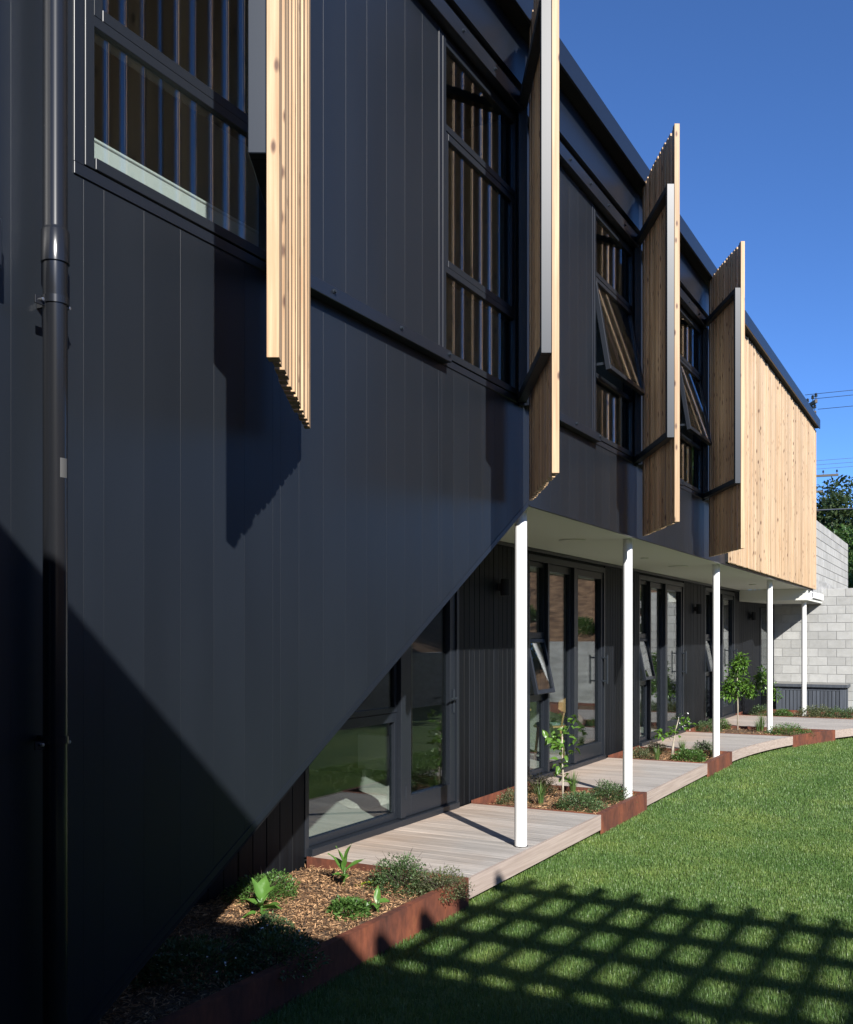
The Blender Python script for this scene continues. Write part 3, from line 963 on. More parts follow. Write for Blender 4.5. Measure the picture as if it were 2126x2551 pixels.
# ------------------------------------------------------------------ lawn grass
def in_view(x, y, m=0.12):
    return x < 2.99 - .0945 * y + m
def blades(n, y0, y1, hmin, hmax, wid):
    y = rng.uniform(y0, y1, n)
    left = np.array([deck_edge(q) for q in y]) - 0.09
    right = np.minimum(2.99 - .0945 * y + .15, 2.99)
    x = left + (right - left) * rng.random(n)
    keep = rng.random(n) < (right - left) / 3.0
    x, y = x[keep], y[keep]
    n = len(x)
    patch = np.array([noise.noise((a * 1.3, b * 1.3, 7)) for a, b in zip(x, y)])
    h = rng.uniform(hmin, hmax, n) * (1 + .25 * patch)
    az = rng.uniform(0, 2 * PI, n)
    lean = rng.uniform(0.1, 0.95, n)
    d = np.stack([np.cos(az), np.sin(az)], 1)
    s = np.stack([-np.sin(az), np.cos(az)], 1)
    w = wid * rng.uniform(.7, 1.3, n)
    b0 = np.stack([x + s[:, 0] * w, y + s[:, 1] * w, np.full(n, GZ - .008)], 1)
    b1 = np.stack([x - s[:, 0] * w, y - s[:, 1] * w, np.full(n, GZ - .008)], 1)
    mx = x + d[:, 0] * h * lean * .35
    my = y + d[:, 1] * h * lean * .35
    m0 = np.stack([mx + s[:, 0] * w * .8, my + s[:, 1] * w * .8, GZ + h * .62], 1)
    m1 = np.stack([mx - s[:, 0] * w * .8, my - s[:, 1] * w * .8, GZ + h * .62], 1)
    tp = np.stack([x + d[:, 0] * h * lean, y + d[:, 1] * h * lean, GZ + h * (1.05 - .35 * lean)], 1)
    V = np.stack([b0, b1, m1, m0, tp], 1).reshape(-1, 3)
    o = (np.arange(n) * 5)[:, None]
    T = np.concatenate([o + np.array([[0, 1, 2]]), o + np.array([[0, 2, 3]]), o + np.array([[3, 2, 4]])], 0)
    return V, T
parts_, off = [], 0
Vs, Ts = [], []
for args in ((165000, 2.6, 6.2, .012, .031, .0012), (180000, 6.2, 10.5, .012, .032, .0016), (180000, 10.5, 24.3, .014, .034, .0021)):
    V, T = blades(*args)
    Vs.append(V)
    Ts.append(T + off)
    off += len(V)
link('grass', np_mesh('grass', np.concatenate(Vs), np.concatenate(Ts), BLADE), None, (0, 0, 0), kind='stuff', label='short green lawn grass growing up to the deck edges')

# ------------------------------------------------------------------ back walls, bench
YB = 24.6
bw = thing('block_wall', 'grey concrete block wall closing the end of the lawn behind the storage bench', 'wall', (0, YB, GZ))
box('mortar', (-1.4, 1.32), (YB + .008, YB + .2), (GZ - .1, 2.80), MORTAR, bw)
row = 0
z = 2.81
while z > GZ - .1:
    x = -1.40 + (0.1 if row % 2 else -0.1)
    while x < 1.2:
        box('block', (x + .005, x + .395), (YB - random.uniform(0, .003), YB + .10), (z - .195, z - .005), BLOCK, bw, 0.004)
        x += .4
    row += 1
    z -= .2
uw = thing('upper_block_wall', 'pale block wall running on from the timber end, above the end wall', 'wall', (-.05, 27, 2.9))
box('mortar', (-.25, -0.012), (23.0, 30.2), (2.45, 4.30), MORTAR, uw)
for r_ in range(8):
    z1 = 4.31 - r_ * .2
    if z1 < 2.9:
        break
    y = 23.0 + (0.2 if r_ % 2 else 0)
    while y < 30.1:
        box('block', (-.1, -random.uniform(0, .003)), (y + .004, min(30.2, y + .396)), (z1 - .195, z1 - .005), BLOCK, uw, 0.004)
        y += .4
box('plinth', (-.1, .004), (23.0, 26.5), (2.66, 2.98), RENDERC, uw, 0.004)
rw = thing('retaining_wall', 'low rough concrete retaining wall under the planted bank', 'wall', (7.5, 12, GZ))
box('face', (6.9, 7.2), (-3, 26.6), (GZ - .1, 1.25), RENDERC, rw, 0.01)
box('face', (1.33, 6.895), (26.6, 26.9), (GZ - .1, 1.55), RENDERC, rw, 0.01)
# mulch bank behind it
v, f = [], []
for iy in range(31):
    for ix in range(13):
        x, yy = 7.05 + ix * 0.9, -8 + iy * 1.6
        v.append((x, yy, 1.15 + ix * .42 + .25 * noise.noise((x * .5, yy * .5, 2))))
for iy in range(30):
    for ix in range(12):
        q = iy * 13 + ix
        f.append((q, q + 1, q + 14, q + 13))
for k in range(2):
    pass
bk = link('bank', mesh_from('bank', v, f, BANK, True))
bk['kind'] = 'structure'
v, f = [], []
for iy in range(9):
    for ix in range(16):
        x, yy = 1.6 + ix * .5, 26.75 + iy * 1.1
        v.append((x, yy, 1.45 + iy * .45 + .2 * noise.noise((x * .6, yy * .6, 4))))
for iy in range(8):
    for ix in range(15):
        q = iy * 16 + ix
        f.append((q, q + 1, q + 17, q + 16))
bk = link('bank', mesh_from('bank', v, f, BANK, True))
bk['kind'] = 'structure'

bench = thing('storage_bench', 'low dark grey timber storage bench with slatted front against the block wall', 'bench', (-.1, 24.25, -.06))
BX0, BX1, BY, BT = -0.93, 0.56, 23.98, 0.60
box('lid', (BX0 - .04, BX1 + .05), (BY - .05, YB - .02), (BT - .07, BT), BENCHW, bench, 0.004)
box('lid', (BX0 - .035, BX1 + .045), (BY - .045, YB - .025), (BT + .0005, BT + .006), BENCHT, bench)
for x in (BX0, BX1 - .12):
    box('leg', (x, x + .12), (BY, BY + .06), (-.07, BT - .072), BENCHW, bench, 0.004)
    box('leg', (x, x + .12), (YB - .12, YB - .04), (-.07, BT - .072), BENCHW, bench, 0.004)
box('carcass', (BX0 + .125, BX1 - .125), (BY + .05, YB - .06), (-.05, BT - .075), DARK, bench)
box('rail', (BX0 + .122, BX1 - .122), (BY + .008, BY + .04), (BT - .145, BT - .078), BENCHW, bench, 0.003)
box('rail', (BX0 + .122, BX1 - .122), (BY + .008, BY + .04), (-.06, -.01), BENCHW, bench, 0.003)
ns = 15
sw = (BX1 - BX0 - .246) / ns
for k in range(ns):
    x = BX0 + .123 + k * sw
    box('slat', (x + .007, x + sw - .007), (BY + .014, BY + .034), (-.008, BT - .147), BENCHW, bench, 0.003)

# ------------------------------------------------------------------ lamps
for (yy, z, lab) in ((9.62, 2.205, 'small black cylinder wall light left of the nearest citrus tree'), (18.25, 2.19, 'small black cylinder wall light behind the third column'), (22.95, 2.15, 'small black cylinder wall light on the end bay by the last door')):
    x = XL + (0.0 if yy < 22 else (yy - 22.3) * .16)
    t = thing('wall_light', lab, 'light', (x, yy, z), 'wall lights on the lower wall')
    link('body', lathe('body', [(0.045, -.09), (0.05, -.085), (0.05, .085), (0.045, .09)], DARK, 20), t, (x + .075, yy, z))
    box('mount', (x + .002, x + .03), (yy - .03, yy + .03), (z - .04, z + .04), DARK, t, 0.002)
for (yy, r_, lab) in ((9.89, .14, 'flat round ceiling speaker between the first and second columns'), (14.25, .14, 'flat round ceiling speaker above the third column'), (19.86, .07, 'round downlight in the soffit past the fourth column'), (12.55, .05, 'small round downlight between the two ceiling speakers')):
    t = link('ceiling_disc', lathe('ceiling_disc', [(r_, 2.701), (r_, 2.692), (r_ * .93, 2.688), (r_ * .5, 2.687), (0, 2.687)], SOFFIT, 32, cap=False), None, (-0.69, yy, 0))
    t['label'] = lab
    t['category'] = 'ceiling fitting'
    t['group'] = 'round fittings in the soffit'
wb = thing('meter_box', 'small dark box on the wall at the picture edge beside the downpipe', 'box', (0, 2.15, 3.0))
box('case', (0.001, 0.10), (2.02, 2.249), (2.925, 3.10), TRIM, wb, 0.004)
box('cover', (0.1003, 0.108), (2.03, 2.24), (2.935, 3.09), FRAME, wb, 0.002)

# ------------------------------------------------------------------ inside the rooms
ch = thing('chair', 'pale oak dining chair with rounded back seen through the second set of windows', 'chair', (-2.08, 12.74, 0), rotz=math.radians(200))
seat = lathe('seat', [(0.0, .43), (0.21, .43), (0.225, .44), (0.225, .455), (0.21, .465), (0, .47)], OAK, 28, cap=False)
link('seat', seat, ch, (0, 0, 0), local=True)
link('cushion', lathe('cushion', [(0.2, .468), (0.205, .48), (0.18, .495), (0, .497)], SEATP, 28, cap=False), ch, (0, 0, 0), local=True)
v, f = [], []
for i in range(13):
    a = math.radians(-60 + i * 10)
    hh = .105 * math.sqrt(max(0.05, 1 - ((i - 6) / 6.6) ** 2))
    for (r_, z) in ((.23, .74 - hh), (.245, .74 - hh), (.255, .74 + hh), (.24, .74 + hh)):
        v.append((-r_ * math.cos(a), r_ * math.sin(a), z))
for i in range(12):
    for q in range(4):
        r_ = (q + 1) % 4
        f.append((4 * i + q, 4 * i + r_, 4 * i + 4 + r_, 4 * i + 4 + q))
f += [(0, 1, 2, 3), (48, 49, 50, 51)]
link('backrest', mesh_from('backrest', v, f, OAK), ch, (0, 0, 0), local=True)
for sx, sy in ((1, 1), (1, -1), (-1, 1), (-1, -1)):
    pts = [(sx * .15, sy * .15, .44), (sx * .20, sy * .19, 0.0)]
    link('leg', tube('leg', pts, [.018, .011], OAK), ch, (0, 0, 0), local=True)
    if sx < 0:
        link('post', tube('post', [(-.16, sy * .13, .44), (-.215, sy * .10, .72)], [.016, .012], OAK), ch, (0, 0, 0), local=True)
tb = thing('table', 'oak table standing inside by the second set of windows', 'table', (-2.6, 11.3, 0))
box('top', (-3.1, -2.0), (10.7, 11.9), (.71, .74), OAK, tb, 0.004)
for x in (-3.02, -2.08):
    for yy in (10.78, 11.82):
        box('leg', (x - .03, x + .03), (yy - .03, yy + .03), (0, .709), OAK, tb, 0.003)
v, f = [], []
ra = 26
for i in range(8):
    r_ = 1 - i / 7
    for k in range(ra):
        a = 2 * PI * k / ra
        w = (0.72 + .17 * math.sin(2 * a + .6) + .12 * math.sin(5 * a) + .05 * math.sin(9 * a + 1)) * r_
        v.append((w * 0.75 * math.cos(a), w * 1.05 * math.sin(a), .004 + .05 * (1 - r_ ** 4) + .015 * noise.noise((w * 5 * math.cos(a), w * 5 * math.sin(a), 3))))
for i in range(7):
    for k in range(ra):
        j = (k + 1) % ra
        f.append((i * ra + k, i * ra + j, (i + 1) * ra + j, (i + 1) * ra + k))
rug = link('sheepskin_rug', mesh_from('sheepskin_rug', v, f, WOOL, True), None, (-2.32, 8.95, 0.0), rot=(0, 0, .5))
rug['label'] = 'white sheepskin rug on the carpet behind the nearest glass door'
rug['category'] = 'rug'
wc = thing('white_cabinet', 'low white cabinet in the sun behind the first upper window', 'cabinet', (-.5, 3.3, 3.0))
box('carcass', (-.62, -.20), (2.62, 4.2), (3.0, 3.735), WHITE, wc, 0.004)
box('top', (-.625, -.195), (2.615, 4.205), (3.7355, 3.75), WHITE, wc, 0.003)
sb = thing('sideboard', 'dark sideboard against the back wall of the nearest room', 'sideboard', (-5.1, 8.4, 0))
box('carcass', (-5.39, -4.95), (7.3, 9.4), (0.05, .80), DKCAB, sb, 0.004)
for k in range(3):
    dr_ = box('door', (-4.949, -4.93), (7.32 + k * .69, 7.32 + k * .69 + .67), (.07, .78), DKCAB, sb, 0.003)
    box('handle', (-4.9295, -4.91), (7.36 + k * .69, 7.37 + k * .69), (.4, .55), ZINC, dr_)
sp = thing('white_heater', 'small white panel heater on the floor of the nearest room', 'heater', (-3.2, 10.1, 0))
box('panel', (-3.5, -2.9), (10.06, 10.14), (.08, .5), WHITE, sp, 0.01)
box('foot', (-3.4, -3.35), (10.0, 10.16), (0, .079), WHITE, sp, 0.003)
box('foot', (-3.05, -3.0), (10.0, 10.16), (0, .079), WHITE, sp, 0.003)

# ------------------------------------------------------------------ plants
GRP = 'planter plants'
def shrub(label, x, y, rx, ry, h, n, ll, lw, mat, name='shrub', twigs=10, z0=SOILZ):
    t = thing(name, label, 'shrub', (x, y, z0))
    n = int(n * 2.1)
    ll, lw = ll * 1.12, lw * 1.15
    u = unit_dirs(n)
    u[:, 2] = np.abs(u[:, 2])
    rr = rng.uniform(.35, 1.0, n) ** .6
    lump = np.array([1 + .33 * noise.noise((a * 2.2 + x * 9, b * 2.2 + y * 9, c * 2.2)) for a, b, c in u])
    pos = u * (rr * lump)[:, None] * np.array([rx, ry, h])
    d = u * np.array([1, 1, .8]) + rng.normal(0, .55, (n, 3)) + np.array([0, 0, .35])
    V, T = leaf_cloud(pos, d, rng.uniform(.7, 1.3, n) * ll, rng.uniform(.7, 1.3, n) * lw, fold=.25, droop=.15)
    link('foliage', np_mesh('foliage', V, T, mat), t, (x, y, z0))
    bm_v, bm_f = [], []
    tw = []
    for k in range(twigs):
        a = rng.uniform(0, 2 * PI)
        r_ = rng.uniform(.5, 1.05)
        e = Vector((rx * r_ * math.cos(a), ry * r_ * math.sin(a), h * rng.uniform(.5, 1.12)))
        tw.append([(0, 0, -.02), (e.x * .45, e.y * .45, e.z * .6), tuple(e)])
    V2, F2, o = [], [], 0
    for q in tw:
        m = tube('t', q, [.003, .002, .0008], TRUNKM, 5)
        V2 += [tuple(w.co) for w in m.vertices]
        F2 += [tuple(i + o for i in p_.vertices) for p_ in m.polygons]
        o = len(V2)
        bpy.data.meshes.remove(m)
    link('stems', mesh_from('stems', V2, F2, TRUNKM, True), t, (x, y, z0))
    return t

def tuft(label, x, y, h, n, spread=.5, z0=SOILZ):
    t = thing('grass_tuft', label, 'plant', (x, y, z0), 'strappy grass tufts in the planters')
    az = rng.uniform(0, 2 * PI, n)
    ln = rng.uniform(.15, 1.0, n) * spread
    L = rng.uniform(.6, 1.05, n) * h
    V, T = [], []
    seg = 5
    for i in range(n):
        d = np.array([math.cos(az[i]), math.sin(az[i])])
        s = np.array([-d[1], d[0]])
        w = rng.uniform(.0028, .0048)
        st = d * rng.uniform(0, .03)
        o = len(V)
        for k in range(seg + 1):
            q = k / seg
            r_ = ln[i] * L[i] * q ** 1.7
            zz = L[i] * (q - .38 * ln[i] * q ** 2.6)
            ww = w * (1 - q ** 2.2) + .0003
            for sg in (-1, 1):
                V.append((st[0] + d[0] * r_ + s[0] * ww * sg, st[1] + d[1] * r_ + s[1] * ww * sg, zz))
        for k in range(seg):
            T.append((o + 2 * k, o + 2 * k + 1, o + 2 * k + 3, o + 2 * k + 2))
    link('leaves', np_mesh('leaves', np.array(V), np.array(T), LEAF_GRASSY), t, (x, y, z0))
    return t

def big_leaf(L, W, bend, mat):
    nu, nvv = 9, 2
    V, Fc = [], []
    for i in range(nu + 1):
        q = i / nu
        w = W * (math.sin(PI * min(1, q * 1.02 + .03) ** .85)) ** .9 * .5 + .002
        a = bend * q
        cx = L * (q - .18 * bend * q * q)
        cz = L * (-.5 * bend * q * q)
        for k, t in enumerate((-1, -.5, 0, .5, 1)):
            rip = .012 * math.sin(q * 9 + t * 2) * W / .07 * .35
            V.append((cx, t * w, cz + abs(t) * w * .38 + rip))
    for i in range(nu):
        for k in range(4):
            o = i * 5 + k
            Fc.append((o, o + 1, o + 6, o + 5))
    return mesh_from('leaf', V, Fc, mat, True)

def broadleaf(label, x, y, leaves, scale=1.0, mat=LEAF_BROAD, z0=SOILZ, stem=.12):
    t = thing('broadleaf_plant', label, 'plant', (x, y, z0))
    link('stem', tube('stem', [(0, 0, -.02), (.005, 0, stem * .5), (.01, .005, stem)], [.010, .009, .006], LEAF_GC), t, (x, y, z0))
    for (az, el, L, W, bend, hz, m) in leaves:
        me = big_leaf(L * scale, W * scale, bend, m or mat)
        link('leaf', me, t, (x, y, z0 + hz * scale), rot=(rng.uniform(-.35, .35), -math.radians(el), math.radians(az)))
    return t

R_ = random.Random(3)
broadleaf('tall broadleaf plant with glossy pleated leaves, centre of the foreground planter', -.79, 5.68,
          [(165, 52, .20, .075, .5, .10, None), (60, 75, .18, .06, .25, .14, None), (20, 42, .19, .055, .3, .10, None), (330, 70, .13, .04, .2, .12, None), (250, 35, .10, .05, .5, .07, None), (100, 20, .10, .05, .6, .06, None), (200, 74, .15, .05, .2, .15, None), (310, 28, .14, .06, .6, .08, None), (140, 18, .13, .06, .7, .05, None)], stem=.14)
broadleaf('broadleaf plant at the shadow edge of the foreground planter, leaves spread low', -.81, 4.80,
          [(200, 35, .15, .06, .5, .07, None), (110, 62, .19, .085, .35, .10, None), (60, 55, .17, .075, .4, .09, None), (10, 30, .16, .06, .5, .06, None), (330, 12, .12, .05, .6, .04, None), (240, 15, .13, .055, .6, .03, None), (170, 66, .16, .06, .3, .11, None), (40, 18, .15, .06, .6, .05, None), (290, 40, .13, .055, .5, .07, None)], stem=.12)
broadleaf('small sprouting broadleaf plant beside the round ground cover near the rusted steel', -.25, 5.25,
          [(120, 70, .12, .04, .3, .06, None), (20, 25, .09, .055, .5, .06, None), (200, 20, .08, .045, .5, .04, None), (300, 15, .08, .05, .5, .05, None)], stem=.09)
broadleaf('single yellowing leaf low beside the tall broadleaf plant', -.66, 5.70, [(35, 12, .14, .055, .4, .03, LEAF_YEL), (190, 10, .06, .03, .5, .02, LEAF_YEL)], stem=.03)
shrub('dense small leaved shrub piled against the near deck corner', -.40, 5.78, .22, .22, .24, 1500, .017, .009, LEAF_SHRUB, twigs=26)
shrub('trailing small leaved shrub spilling over the rusted steel corner', -.10, 5.82, .20, .20, .17, 1000, .016, .008, LEAF_OLIVE, twigs=34)
shrub('bright green spreading ground cover near the dark wall in the foreground planter', -1.10, 5.20, .22, .27, .15, 1100, .020, .011, LEAF_GC, twigs=20)
shrub('half shaded dark shrub in front of the low broadleaf plant', -.50, 4.46, .14, .18, .14, 700, .018, .009, LEAF_SHRUB, twigs=16)
shrub('small round ground cover with glossy leaves in the middle of the bark mulch', -.38, 5.12, .13, .14, .10, 520, .024, .015, LEAF_GC, twigs=6)
for (x, y, lab) in ((-.45, 3.85, 'shaded white flowering shrub low in the dark corner of the foreground planter'), (-.20, 4.15, 'shaded shrub against the rusted steel in the dark foreground'), (-.75, 3.7, 'shaded shrub under the raking wall in the dark foreground')):
    s_ = shrub(lab, x, y, .26, .28, .18, 900, .02, .011, LEAF_SHRUB, twigs=8)
    nf_ = 26
    u = unit_dirs(nf_)
    u[:, 2] = np.abs(u[:, 2])
    V, T = leaf_cloud(u * np.array([.25, .27, .20]), unit_dirs(nf_, .5), .014, .012)
    link('flowers', np_mesh('flowers', V, T, PETAL), s_, (x, y, SOILZ), kind='stuff')
# planter behind the first deck
shrub('low olive green shrub at the wall end of the first column planter', -1.14, 9.35, .16, .26, .15, 700, .018, .009, LEAF_OLIVE)
shrub('bronze leaved shrub behind the young citrus trunk', -1.12, 10.08, .18, .20, .22, 800, .018, .009, LEAF_BROWN, twigs=20)
shrub('green shrub at the front of the first column planter, below the second column', -.42, 9.36, .24, .28, .17, 1300, .020, .010, LEAF_SHRUB, twigs=18)
shrub('green shrub around the foot of the second column', -.32, 10.02, .26, .30, .19, 1300, .020, .010, LEAF_SHRUB, twigs=22)
tuft('grass tuft in front of the citrus trunk, nearest the first deck', -.86, 9.42, .28, 70)
tuft('grass tuft behind the citrus trunk, against the second deck', -.82, 10.25, .30, 75)
# planter two
shrub('olive shrub at the wall end of the flowering citrus planter', -1.08, 13.62, .20, .26, .17, 650, .020, .010, LEAF_OLIVE)
shrub('brownish shrub behind the flowering citrus', -1.05, 14.38, .18, .22, .18, 550, .020, .010, LEAF_BROWN)
shrub('leafy green shrub in front of the third column', -.40, 13.72, .26, .24, .17, 900, .026, .014, LEAF_GC)
shrub('dark green shrub beside the third column, farther side', -.38, 14.46, .20, .18, .22, 650, .022, .012, LEAF_SHRUB)
tuft('grass tuft beside the stake of the flowering citrus', -.80, 13.52, .26, 60)
tuft('grass tuft behind the flowering citrus near the third deck', -.70, 14.50, .28, 60)
# planter three
shrub('green shrub at the wall end of the bushy citrus planter', -1.20, 18.3, .26, .34, .20, 650, .024, .013, LEAF_SHRUB)
shrub('lighter shrub between the wall and the bushy citrus', -1.05, 18.85, .16, .2, .2, 400, .024, .012, LEAF_GC)
shrub('spreading shrub near the rusted steel where the deck curves', .22, 18.25, .40, .30, .20, 900, .024, .013, LEAF_GC)
tuft('upright grass tuft left of the fourth column', -.36, 18.55, .28, 60)
tuft('taller grass tuft left of the fourth column, farther side', -.35, 18.9, .38, 70)
# far bed
for k, (x, y, s_, mt, lab) in enumerate(((-1.0, 22.5, .3, LEAF_SHRUB, 'dark shrub left of the far citrus by the last door'), (-.55, 22.55, .2, LEAF_GC, 'small green shrub in front of the storage bench, by its first slats'),
                                  (-.05, 22.7, .30, LEAF_OLIVE, 'olive shrub at the foot of the last column'), (.22, 22.75, .30, LEAF_OLIVE, 'olive shrub just past the last column before the bench'),
                                  (.52, 22.75, .28, LEAF_SHRUB, 'green shrub below the far end of the storage bench'), (.85, 22.9, .30, LEAF_SHRUB, 'shrub at the picture edge past the storage bench'))):
    shrub(lab, x, y, s_, s_, s_ * .8, 600, .026, .014, mt)

# citrus trees
LEAF_SHARED = [big_leaf(1.0, .52, .35, LEAF_CIT), big_leaf(1.0, .46, .6, LEAF_CIT)]
def citrus(label, x, y, h, spots, n_ind, n_cloud, ll, flowers=0, stake=False, lean=(0, 0)):
    t = thing('citrus_tree', label, 'tree', (x, y, SOILZ), 'young citrus trees in the planters')
    top = Vector((lean[0], lean[1], h * .92))
    trunk = link('trunk', tube('trunk', [(0, 0, -.03), (top.x * .2 + .006, top.y * .2, h * .3), (top.x * .6 - .005, top.y * .6, h * .62), tuple(top)], [.014, .011, .009, .004], BARK), t, (x, y, SOILZ))
    if stake:
        link('stake', tube('stake', [(.03, .02, -.03), (.035, .02, h * .45)], .006, BARK), t, (x, y, SOILZ))
    tot = sum(s[3] for s in spots)
    cl_p, cl_d = [], []
    for (cx, cy, cz, r_, rz) in spots:
        bz = min(h * .8, max(.1, cz - rz * .7))
        link('branch', tube('branch', [(top.x * bz / h, top.y * bz / h, bz), (cx * .6, cy * .6, (bz + cz) / 2), (cx, cy, cz)], [.006, .004, .002], LEAF_GC), t, (x, y, SOILZ))
        for k in range(max(1, int(n_ind * r_ / tot))):
            u = Vector(unit_dirs(1)[0])
            rr = rng.uniform(.3, 1)
            pnt = Vector((cx + u.x * r_ * rr, cy + u.y * r_ * rr, cz + u.z * rz * rr))
            az = math.atan2(u.y, u.x) + rng.normal(0, .5)
            s = ll * rng.uniform(.65, 1.2)
            o = link('leaf', LEAF_SHARED[int(rng.integers(2))], t, (x + pnt.x, y + pnt.y, SOILZ + pnt.z), rot=(rng.normal(0, .5), rng.normal(-.15, .6), az))
            o.scale = (s, s, s)
        m = int(n_cloud * r_ / tot)
        if m:
            u = unit_dirs(m)
            rr = rng.uniform(.2, 1, m)[:, None]
            cl_p.append(np.array([cx, cy, cz]) + u * rr * np.array([r_, r_, rz]))
            cl_d.append(u + rng.normal(0, .5, (m, 3)))
    if cl_p:
        pp, dd = np.concatenate(cl_p), np.concatenate(cl_d)
        V, T = leaf_cloud(pp, dd, ll * rng.uniform(.6, 1.1, len(pp)), ll * .45)
        link('foliage', np_mesh('foliage', V, T, LEAF_CIT), t, (x, y, SOILZ))
    if flowers:
        s = spots[0]
        u = unit_dirs(flowers)
        V, T = leaf_cloud(np.array(s[:3]) + u * np.array([s[3], s[3], s[4]]) * .9, unit_dirs(flowers), .03, .016)
        link('flowers', np_mesh('flowers', V, T, PETAL), t, (x, y, SOILZ), kind='stuff')
    return t
citrus('young citrus tree with large glossy leaves in the first column planter', -.75, 9.76, .86,
       [(.07, .02, .80, .07, .12), (-.09, -.03, .66, .09, .08), (.02, .0, .58, .12, .14), (-.02, 0, .38, .06, .10), (.0, 0, .24, .05, .05)], 84, 0, .095)
citrus('small sparse citrus with white blossom and a leaning crown', -.73, 14.0, .62,
       [(.18, .08, .52, .12, .14), (-.10, 0, .34, .12, .07), (.06, .02, .40, .09, .09)], 78, 0, .085, flowers=18, stake=True, lean=(.10, .04))
citrus('bushy citrus tree with dense light green crown before the third windows', -.75, 18.72, 1.40,
       [(-.02, 0, .95, .22, .38), (-.16, 0, .72, .17, .20), (.20, .05, .76, .16, .16), (.42, .08, .98, .12, .22), (.06, 0, 1.25, .16, .18)], 200, 1300, .085)
citrus('citrus partly hidden behind the fourth column', -.72, 21.9, 1.0, [(0, 0, .70, .17, .26), (.12, 0, .5, .12, .16), (-.12, 0, .85, .12, .12)], 50, 120, .075)

# ------------------------------------------------------------------ trees, poles
def tree(label, x, y, z0, h, crown, n, leaf, mat, trunk_r=.16, name='tree', group=None, proto=None):
    t = thing(name, label, 'tree', (x, y, z0), group)
    if proto:
        for ch_ in proto.children:
            c = ch_.copy()
            COL.objects.link(c)
            c.parent = t
        return t
    link('trunk', tube('trunk', [(0, 0, -.3), (.05, 0, h * .3), (-.05, .05, h * .6), (0, 0, h * .88)], [trunk_r, trunk_r * .8, trunk_r * .5, trunk_r * .12], TRUNKM, 10), t, (x, y, z0))
    trg = np.random.default_rng(int(abs(x) * 100 + y))
    P_, D_ = [], []
    for k in range(9):
        a = k * 2.4 + .3
        zz = h * (.35 + .055 * k)
        e = (crown * .75 * math.cos(a), crown * .75 * math.sin(a), zz + h * .18)
        link('limb', tube('limb', [(0, 0, zz), (e[0] * .5, e[1] * .5, zz + h * .07), e], [trunk_r * .4, trunk_r * .25, .02], TRUNKM, 6), t, (x, y, z0))
    nc = 90
    cc = trg.normal(0, 1, (nc, 3))
    cc /= np.linalg.norm(cc, axis=1, keepdims=True)
    rad = trg.uniform(.3, 1.0, nc)[:, None]
    cen = cc * rad * np.array([crown, crown, h * .36]) + np.array([0, 0, h * .64])
    per = n // nc
    for c in cen:
        r_ = crown * rng.uniform(.18, .36)
        u = unit_dirs(per)
        P_.append(c + u * (rng.uniform(.3, 1, per) * r_)[:, None] * np.array([1, 1, .75]))
        D_.append(u + rng.normal(0, .5, (per, 3)) + np.array([0, 0, -.15]))
    P_, D_ = np.concatenate(P_), np.concatenate(D_)
    V, T = leaf_cloud(P_, D_, leaf * rng.uniform(.6, 1.3, len(P_)), leaf * .5, droop=.2)
    link('crown', np_mesh('crown', V, T, mat), t, (x, y, z0))
    return t
tree('large dark evergreen tree rising behind the far block walls', -2.3, 46, 0, 8.3, 3.4, 24000, .24, TREE_DARK, .3)
tree('lighter green tree low at the picture edge behind the block walls', .0, 39, 0, 6.2, 2.0, 12000, .16, TREE_MID, .2)
pr = tree('leafy tree on the mulch bank facing the house, nearest of its row', 16.5, 9.0, 5.2, 3.6, 2.0, 7000, .17, TREE_MID, .15, 'garden_tree', 'trees on the planted bank')
for k, (x, y, z0) in enumerate(((15.5, 14.5, 4.9), (17.0, 19.5, 5.4), (15.0, 25.5, 4.7), (5.5, 33.0, 3.6), (8.5, 34.5, 3.8))):
    o = tree(('second', 'third', 'fourth')[k] + ' leafy tree along the mulch bank facing the house' if k < 3 else ('leafy tree behind the end retaining wall, nearer the house', 'leafy tree behind the end retaining wall, farther out')[k - 3], x, y, z0, 3.6, 2.0, 0, .17, TREE_MID, name='garden_tree', group='trees on the planted bank', proto=pr)
    s = random.uniform(.8, 1.25)
    o.scale = (s, s, s * random.uniform(.9, 1.15))
    o.rotation_euler = (0, 0, random.uniform(0, 6))

bs = shrub('rounded shrub on the mulch bank above the end retaining wall, closest to the house', 2.3, 27.6, .45, .45, .5, 900, .06, .03, LEAF_GC, z0=1.75)
BL = ['bushy shrub halfway up the end bank', 'broad shrub near the foot of the end bank', 'high shrub on the end bank under the trees', 'outermost shrub on the end bank',
      'first shrub above the long side retaining wall', 'second shrub above the long side retaining wall', 'third shrub above the long side retaining wall', 'fourth shrub above the long side retaining wall', 'low shrub midway up the end bank by its edge', 'wide shrub topping the end bank']
for k, (x, y, z0) in enumerate(((3.1, 29.4, 2.5), (3.9, 27.5, 1.75), (2.6, 31.6, 3.4), (6.2, 28.6, 2.2), (7.6, 8.5, 1.35), (7.7, 13.0, 1.4), (7.6, 17.5, 1.4), (7.9, 22.5, 1.5), (1.9, 29.0, 2.4), (4.4, 32.4, 3.7))):
    o = thing('shrub', BL[k], 'shrub', (x, y, z0))
    for ch_ in list(bs.children):
        c = ch_.copy()
        COL.objects.link(c)
        c.parent = o
    q = random.uniform(.8, 1.5)
    o.scale = (q, q, q * random.uniform(.8, 1.2))
    o.rotation_euler = (0, 0, random.uniform(0, 6))

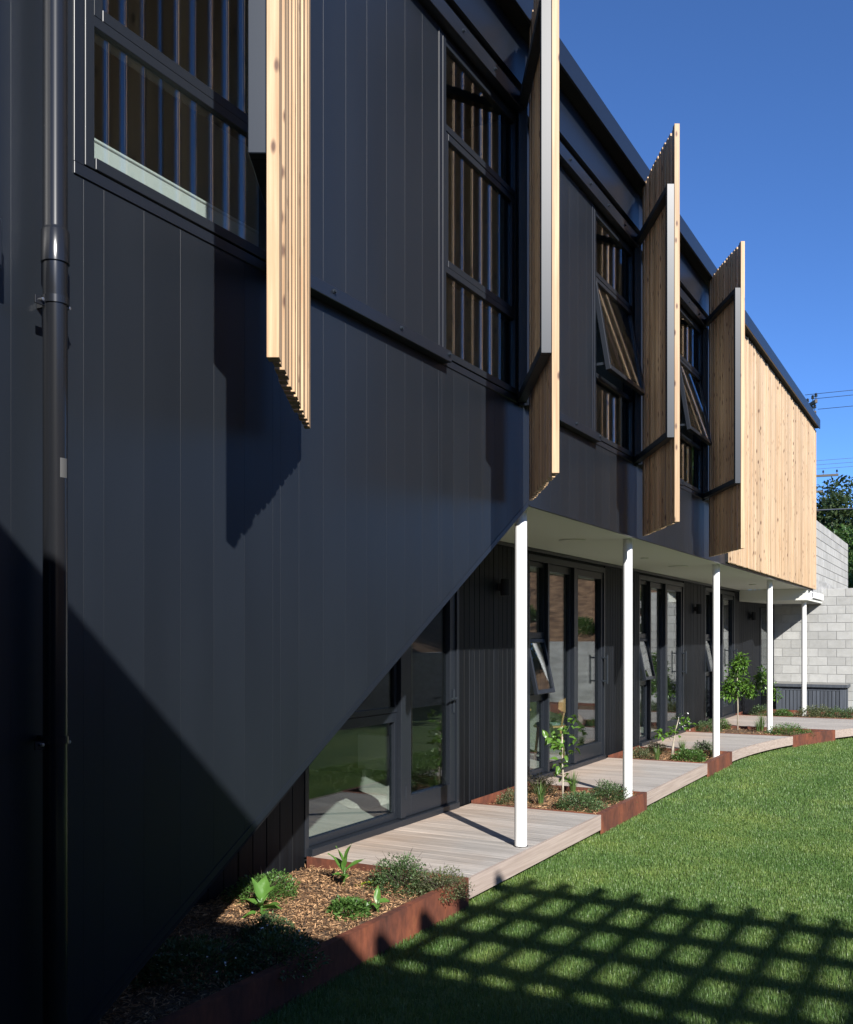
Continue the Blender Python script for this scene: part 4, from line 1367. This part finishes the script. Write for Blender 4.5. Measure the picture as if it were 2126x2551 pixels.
def pole(label, x, y, h, arms, rot):
    t = thing('power_pole', label, 'power pole', (x, y, GZ), rotz=rot)
    link('post', tube('post', [(0, 0, -.5), (0, 0, h)], [.16, .11], STUMP, 12), t, (0, 0, 0), local=True)
    for (z, half) in arms:
        link('crossarm', box_mesh(half * 2, .10, .13, STUMP, .01), t, (0, .15, z), local=True)
        for q in (-1, -.45, .45, 1):
            link('insulator', lathe('insulator', [(.015, 0), (.015, .10), (.055, .105), (.06, .15), (.04, .16), (.055, .19), (.03, .24), (0, .245)], STEEL, 12, cap=False), t, (q * half * .94, .15, z + .066), local=True)
    return t
pole('power pole with a raking crossarm and insulators above the roof end', -2.45, 40.0, 10.75, ((10.75, .62), (10.35, .5)), math.radians(-62))
pole('farther power pole with one wooden crossarm beside the trees', -4.85, 60.0, 11.3, ((11.1, 1.4), (10.2, .6)), math.radians(8))
def wire(label, p0, p1, sag, r_=.011):
    pts = []
    for i in range(13):
        q = i / 12
        v = Vector(p0).lerp(Vector(p1), q)
        v.z -= sag * 4 * q * (1 - q)
        pts.append(v - Vector(p0))
    o = link('power_line', tube('power_line', pts, r_, WIREM, 5), None, p0)
    o['label'] = label
    o['category'] = 'power line'
    o['group'] = 'overhead power lines'
for k, (dx, dy, dz) in enumerate(((-.25, .45, 11.05), (.05, -.05, 10.75), (.32, -.45, 10.25))):
    wire(('highest', 'middle', 'lowest')[k] + ' overhead wire leaving the pole at the roof end', (-2.3 + dx, 40 + dy, dz), (28, 36 + dy, dz + .6), .5)
for k, dz in enumerate((12.1, 11.9, 11.7)):
    wire(('top', 'middle', 'bottom')[k] + ' wire of the far bundle above the tree tops', (-9.0, 61.8 + k * .3, dz), (30, 58, dz + .2), .35)
wire('sagging black cable crossing the dark tree crown', (-6, 38, 6.35), (25, 34, 7.3), .6, .025)

# ------------------------------------------------------------------ neighbouring porch and pergola (behind the camera)
PHT = 3.40
porch = thing('porch', 'solid roofed porch wing whose straight shadow falls across the wall', 'building', (4, -2, GZ))
box('roof', (0.03, 9.0), (-4.5, 0.69), (PHT, PHT + .16), TRIM, porch)
box('wall', (0.03, 9.0), (-4.5, -4.3), (GZ, PHT - .002), PANEL, porch)
per = thing('pergola', 'open timber pergola whose grid of battens throws a lattice shadow on the lawn', 'pergola', (6, 2, GZ))
xs0 = 0.045 + (PHT + .16 - GZ) / .79
xe0 = -0.03 + (PHT + .15) / .79
for k, yl in enumerate((6.68, 6.08, 5.55, 5.02)):
    yc = yl - 1.106 * (PHT - GZ) - .06
    box('beam', (xe0, 9.0), (yc - .044, yc + .044), (PHT, PHT + .13), BLACKW, per)
for k in range(18):
    xc = xs0 + .267 * k
    box('batten', (xc - .034, xc + .034), (0.695, 7.02 - 1.106 * (PHT + .16 - GZ)), (PHT + .1305, PHT + .19), BLACKW, per)
for yy in (0.95, 2.55):
    box('post', (8.8, 8.9), (yy - .05, yy + .05), (GZ, PHT - .001), BLACKW, per)
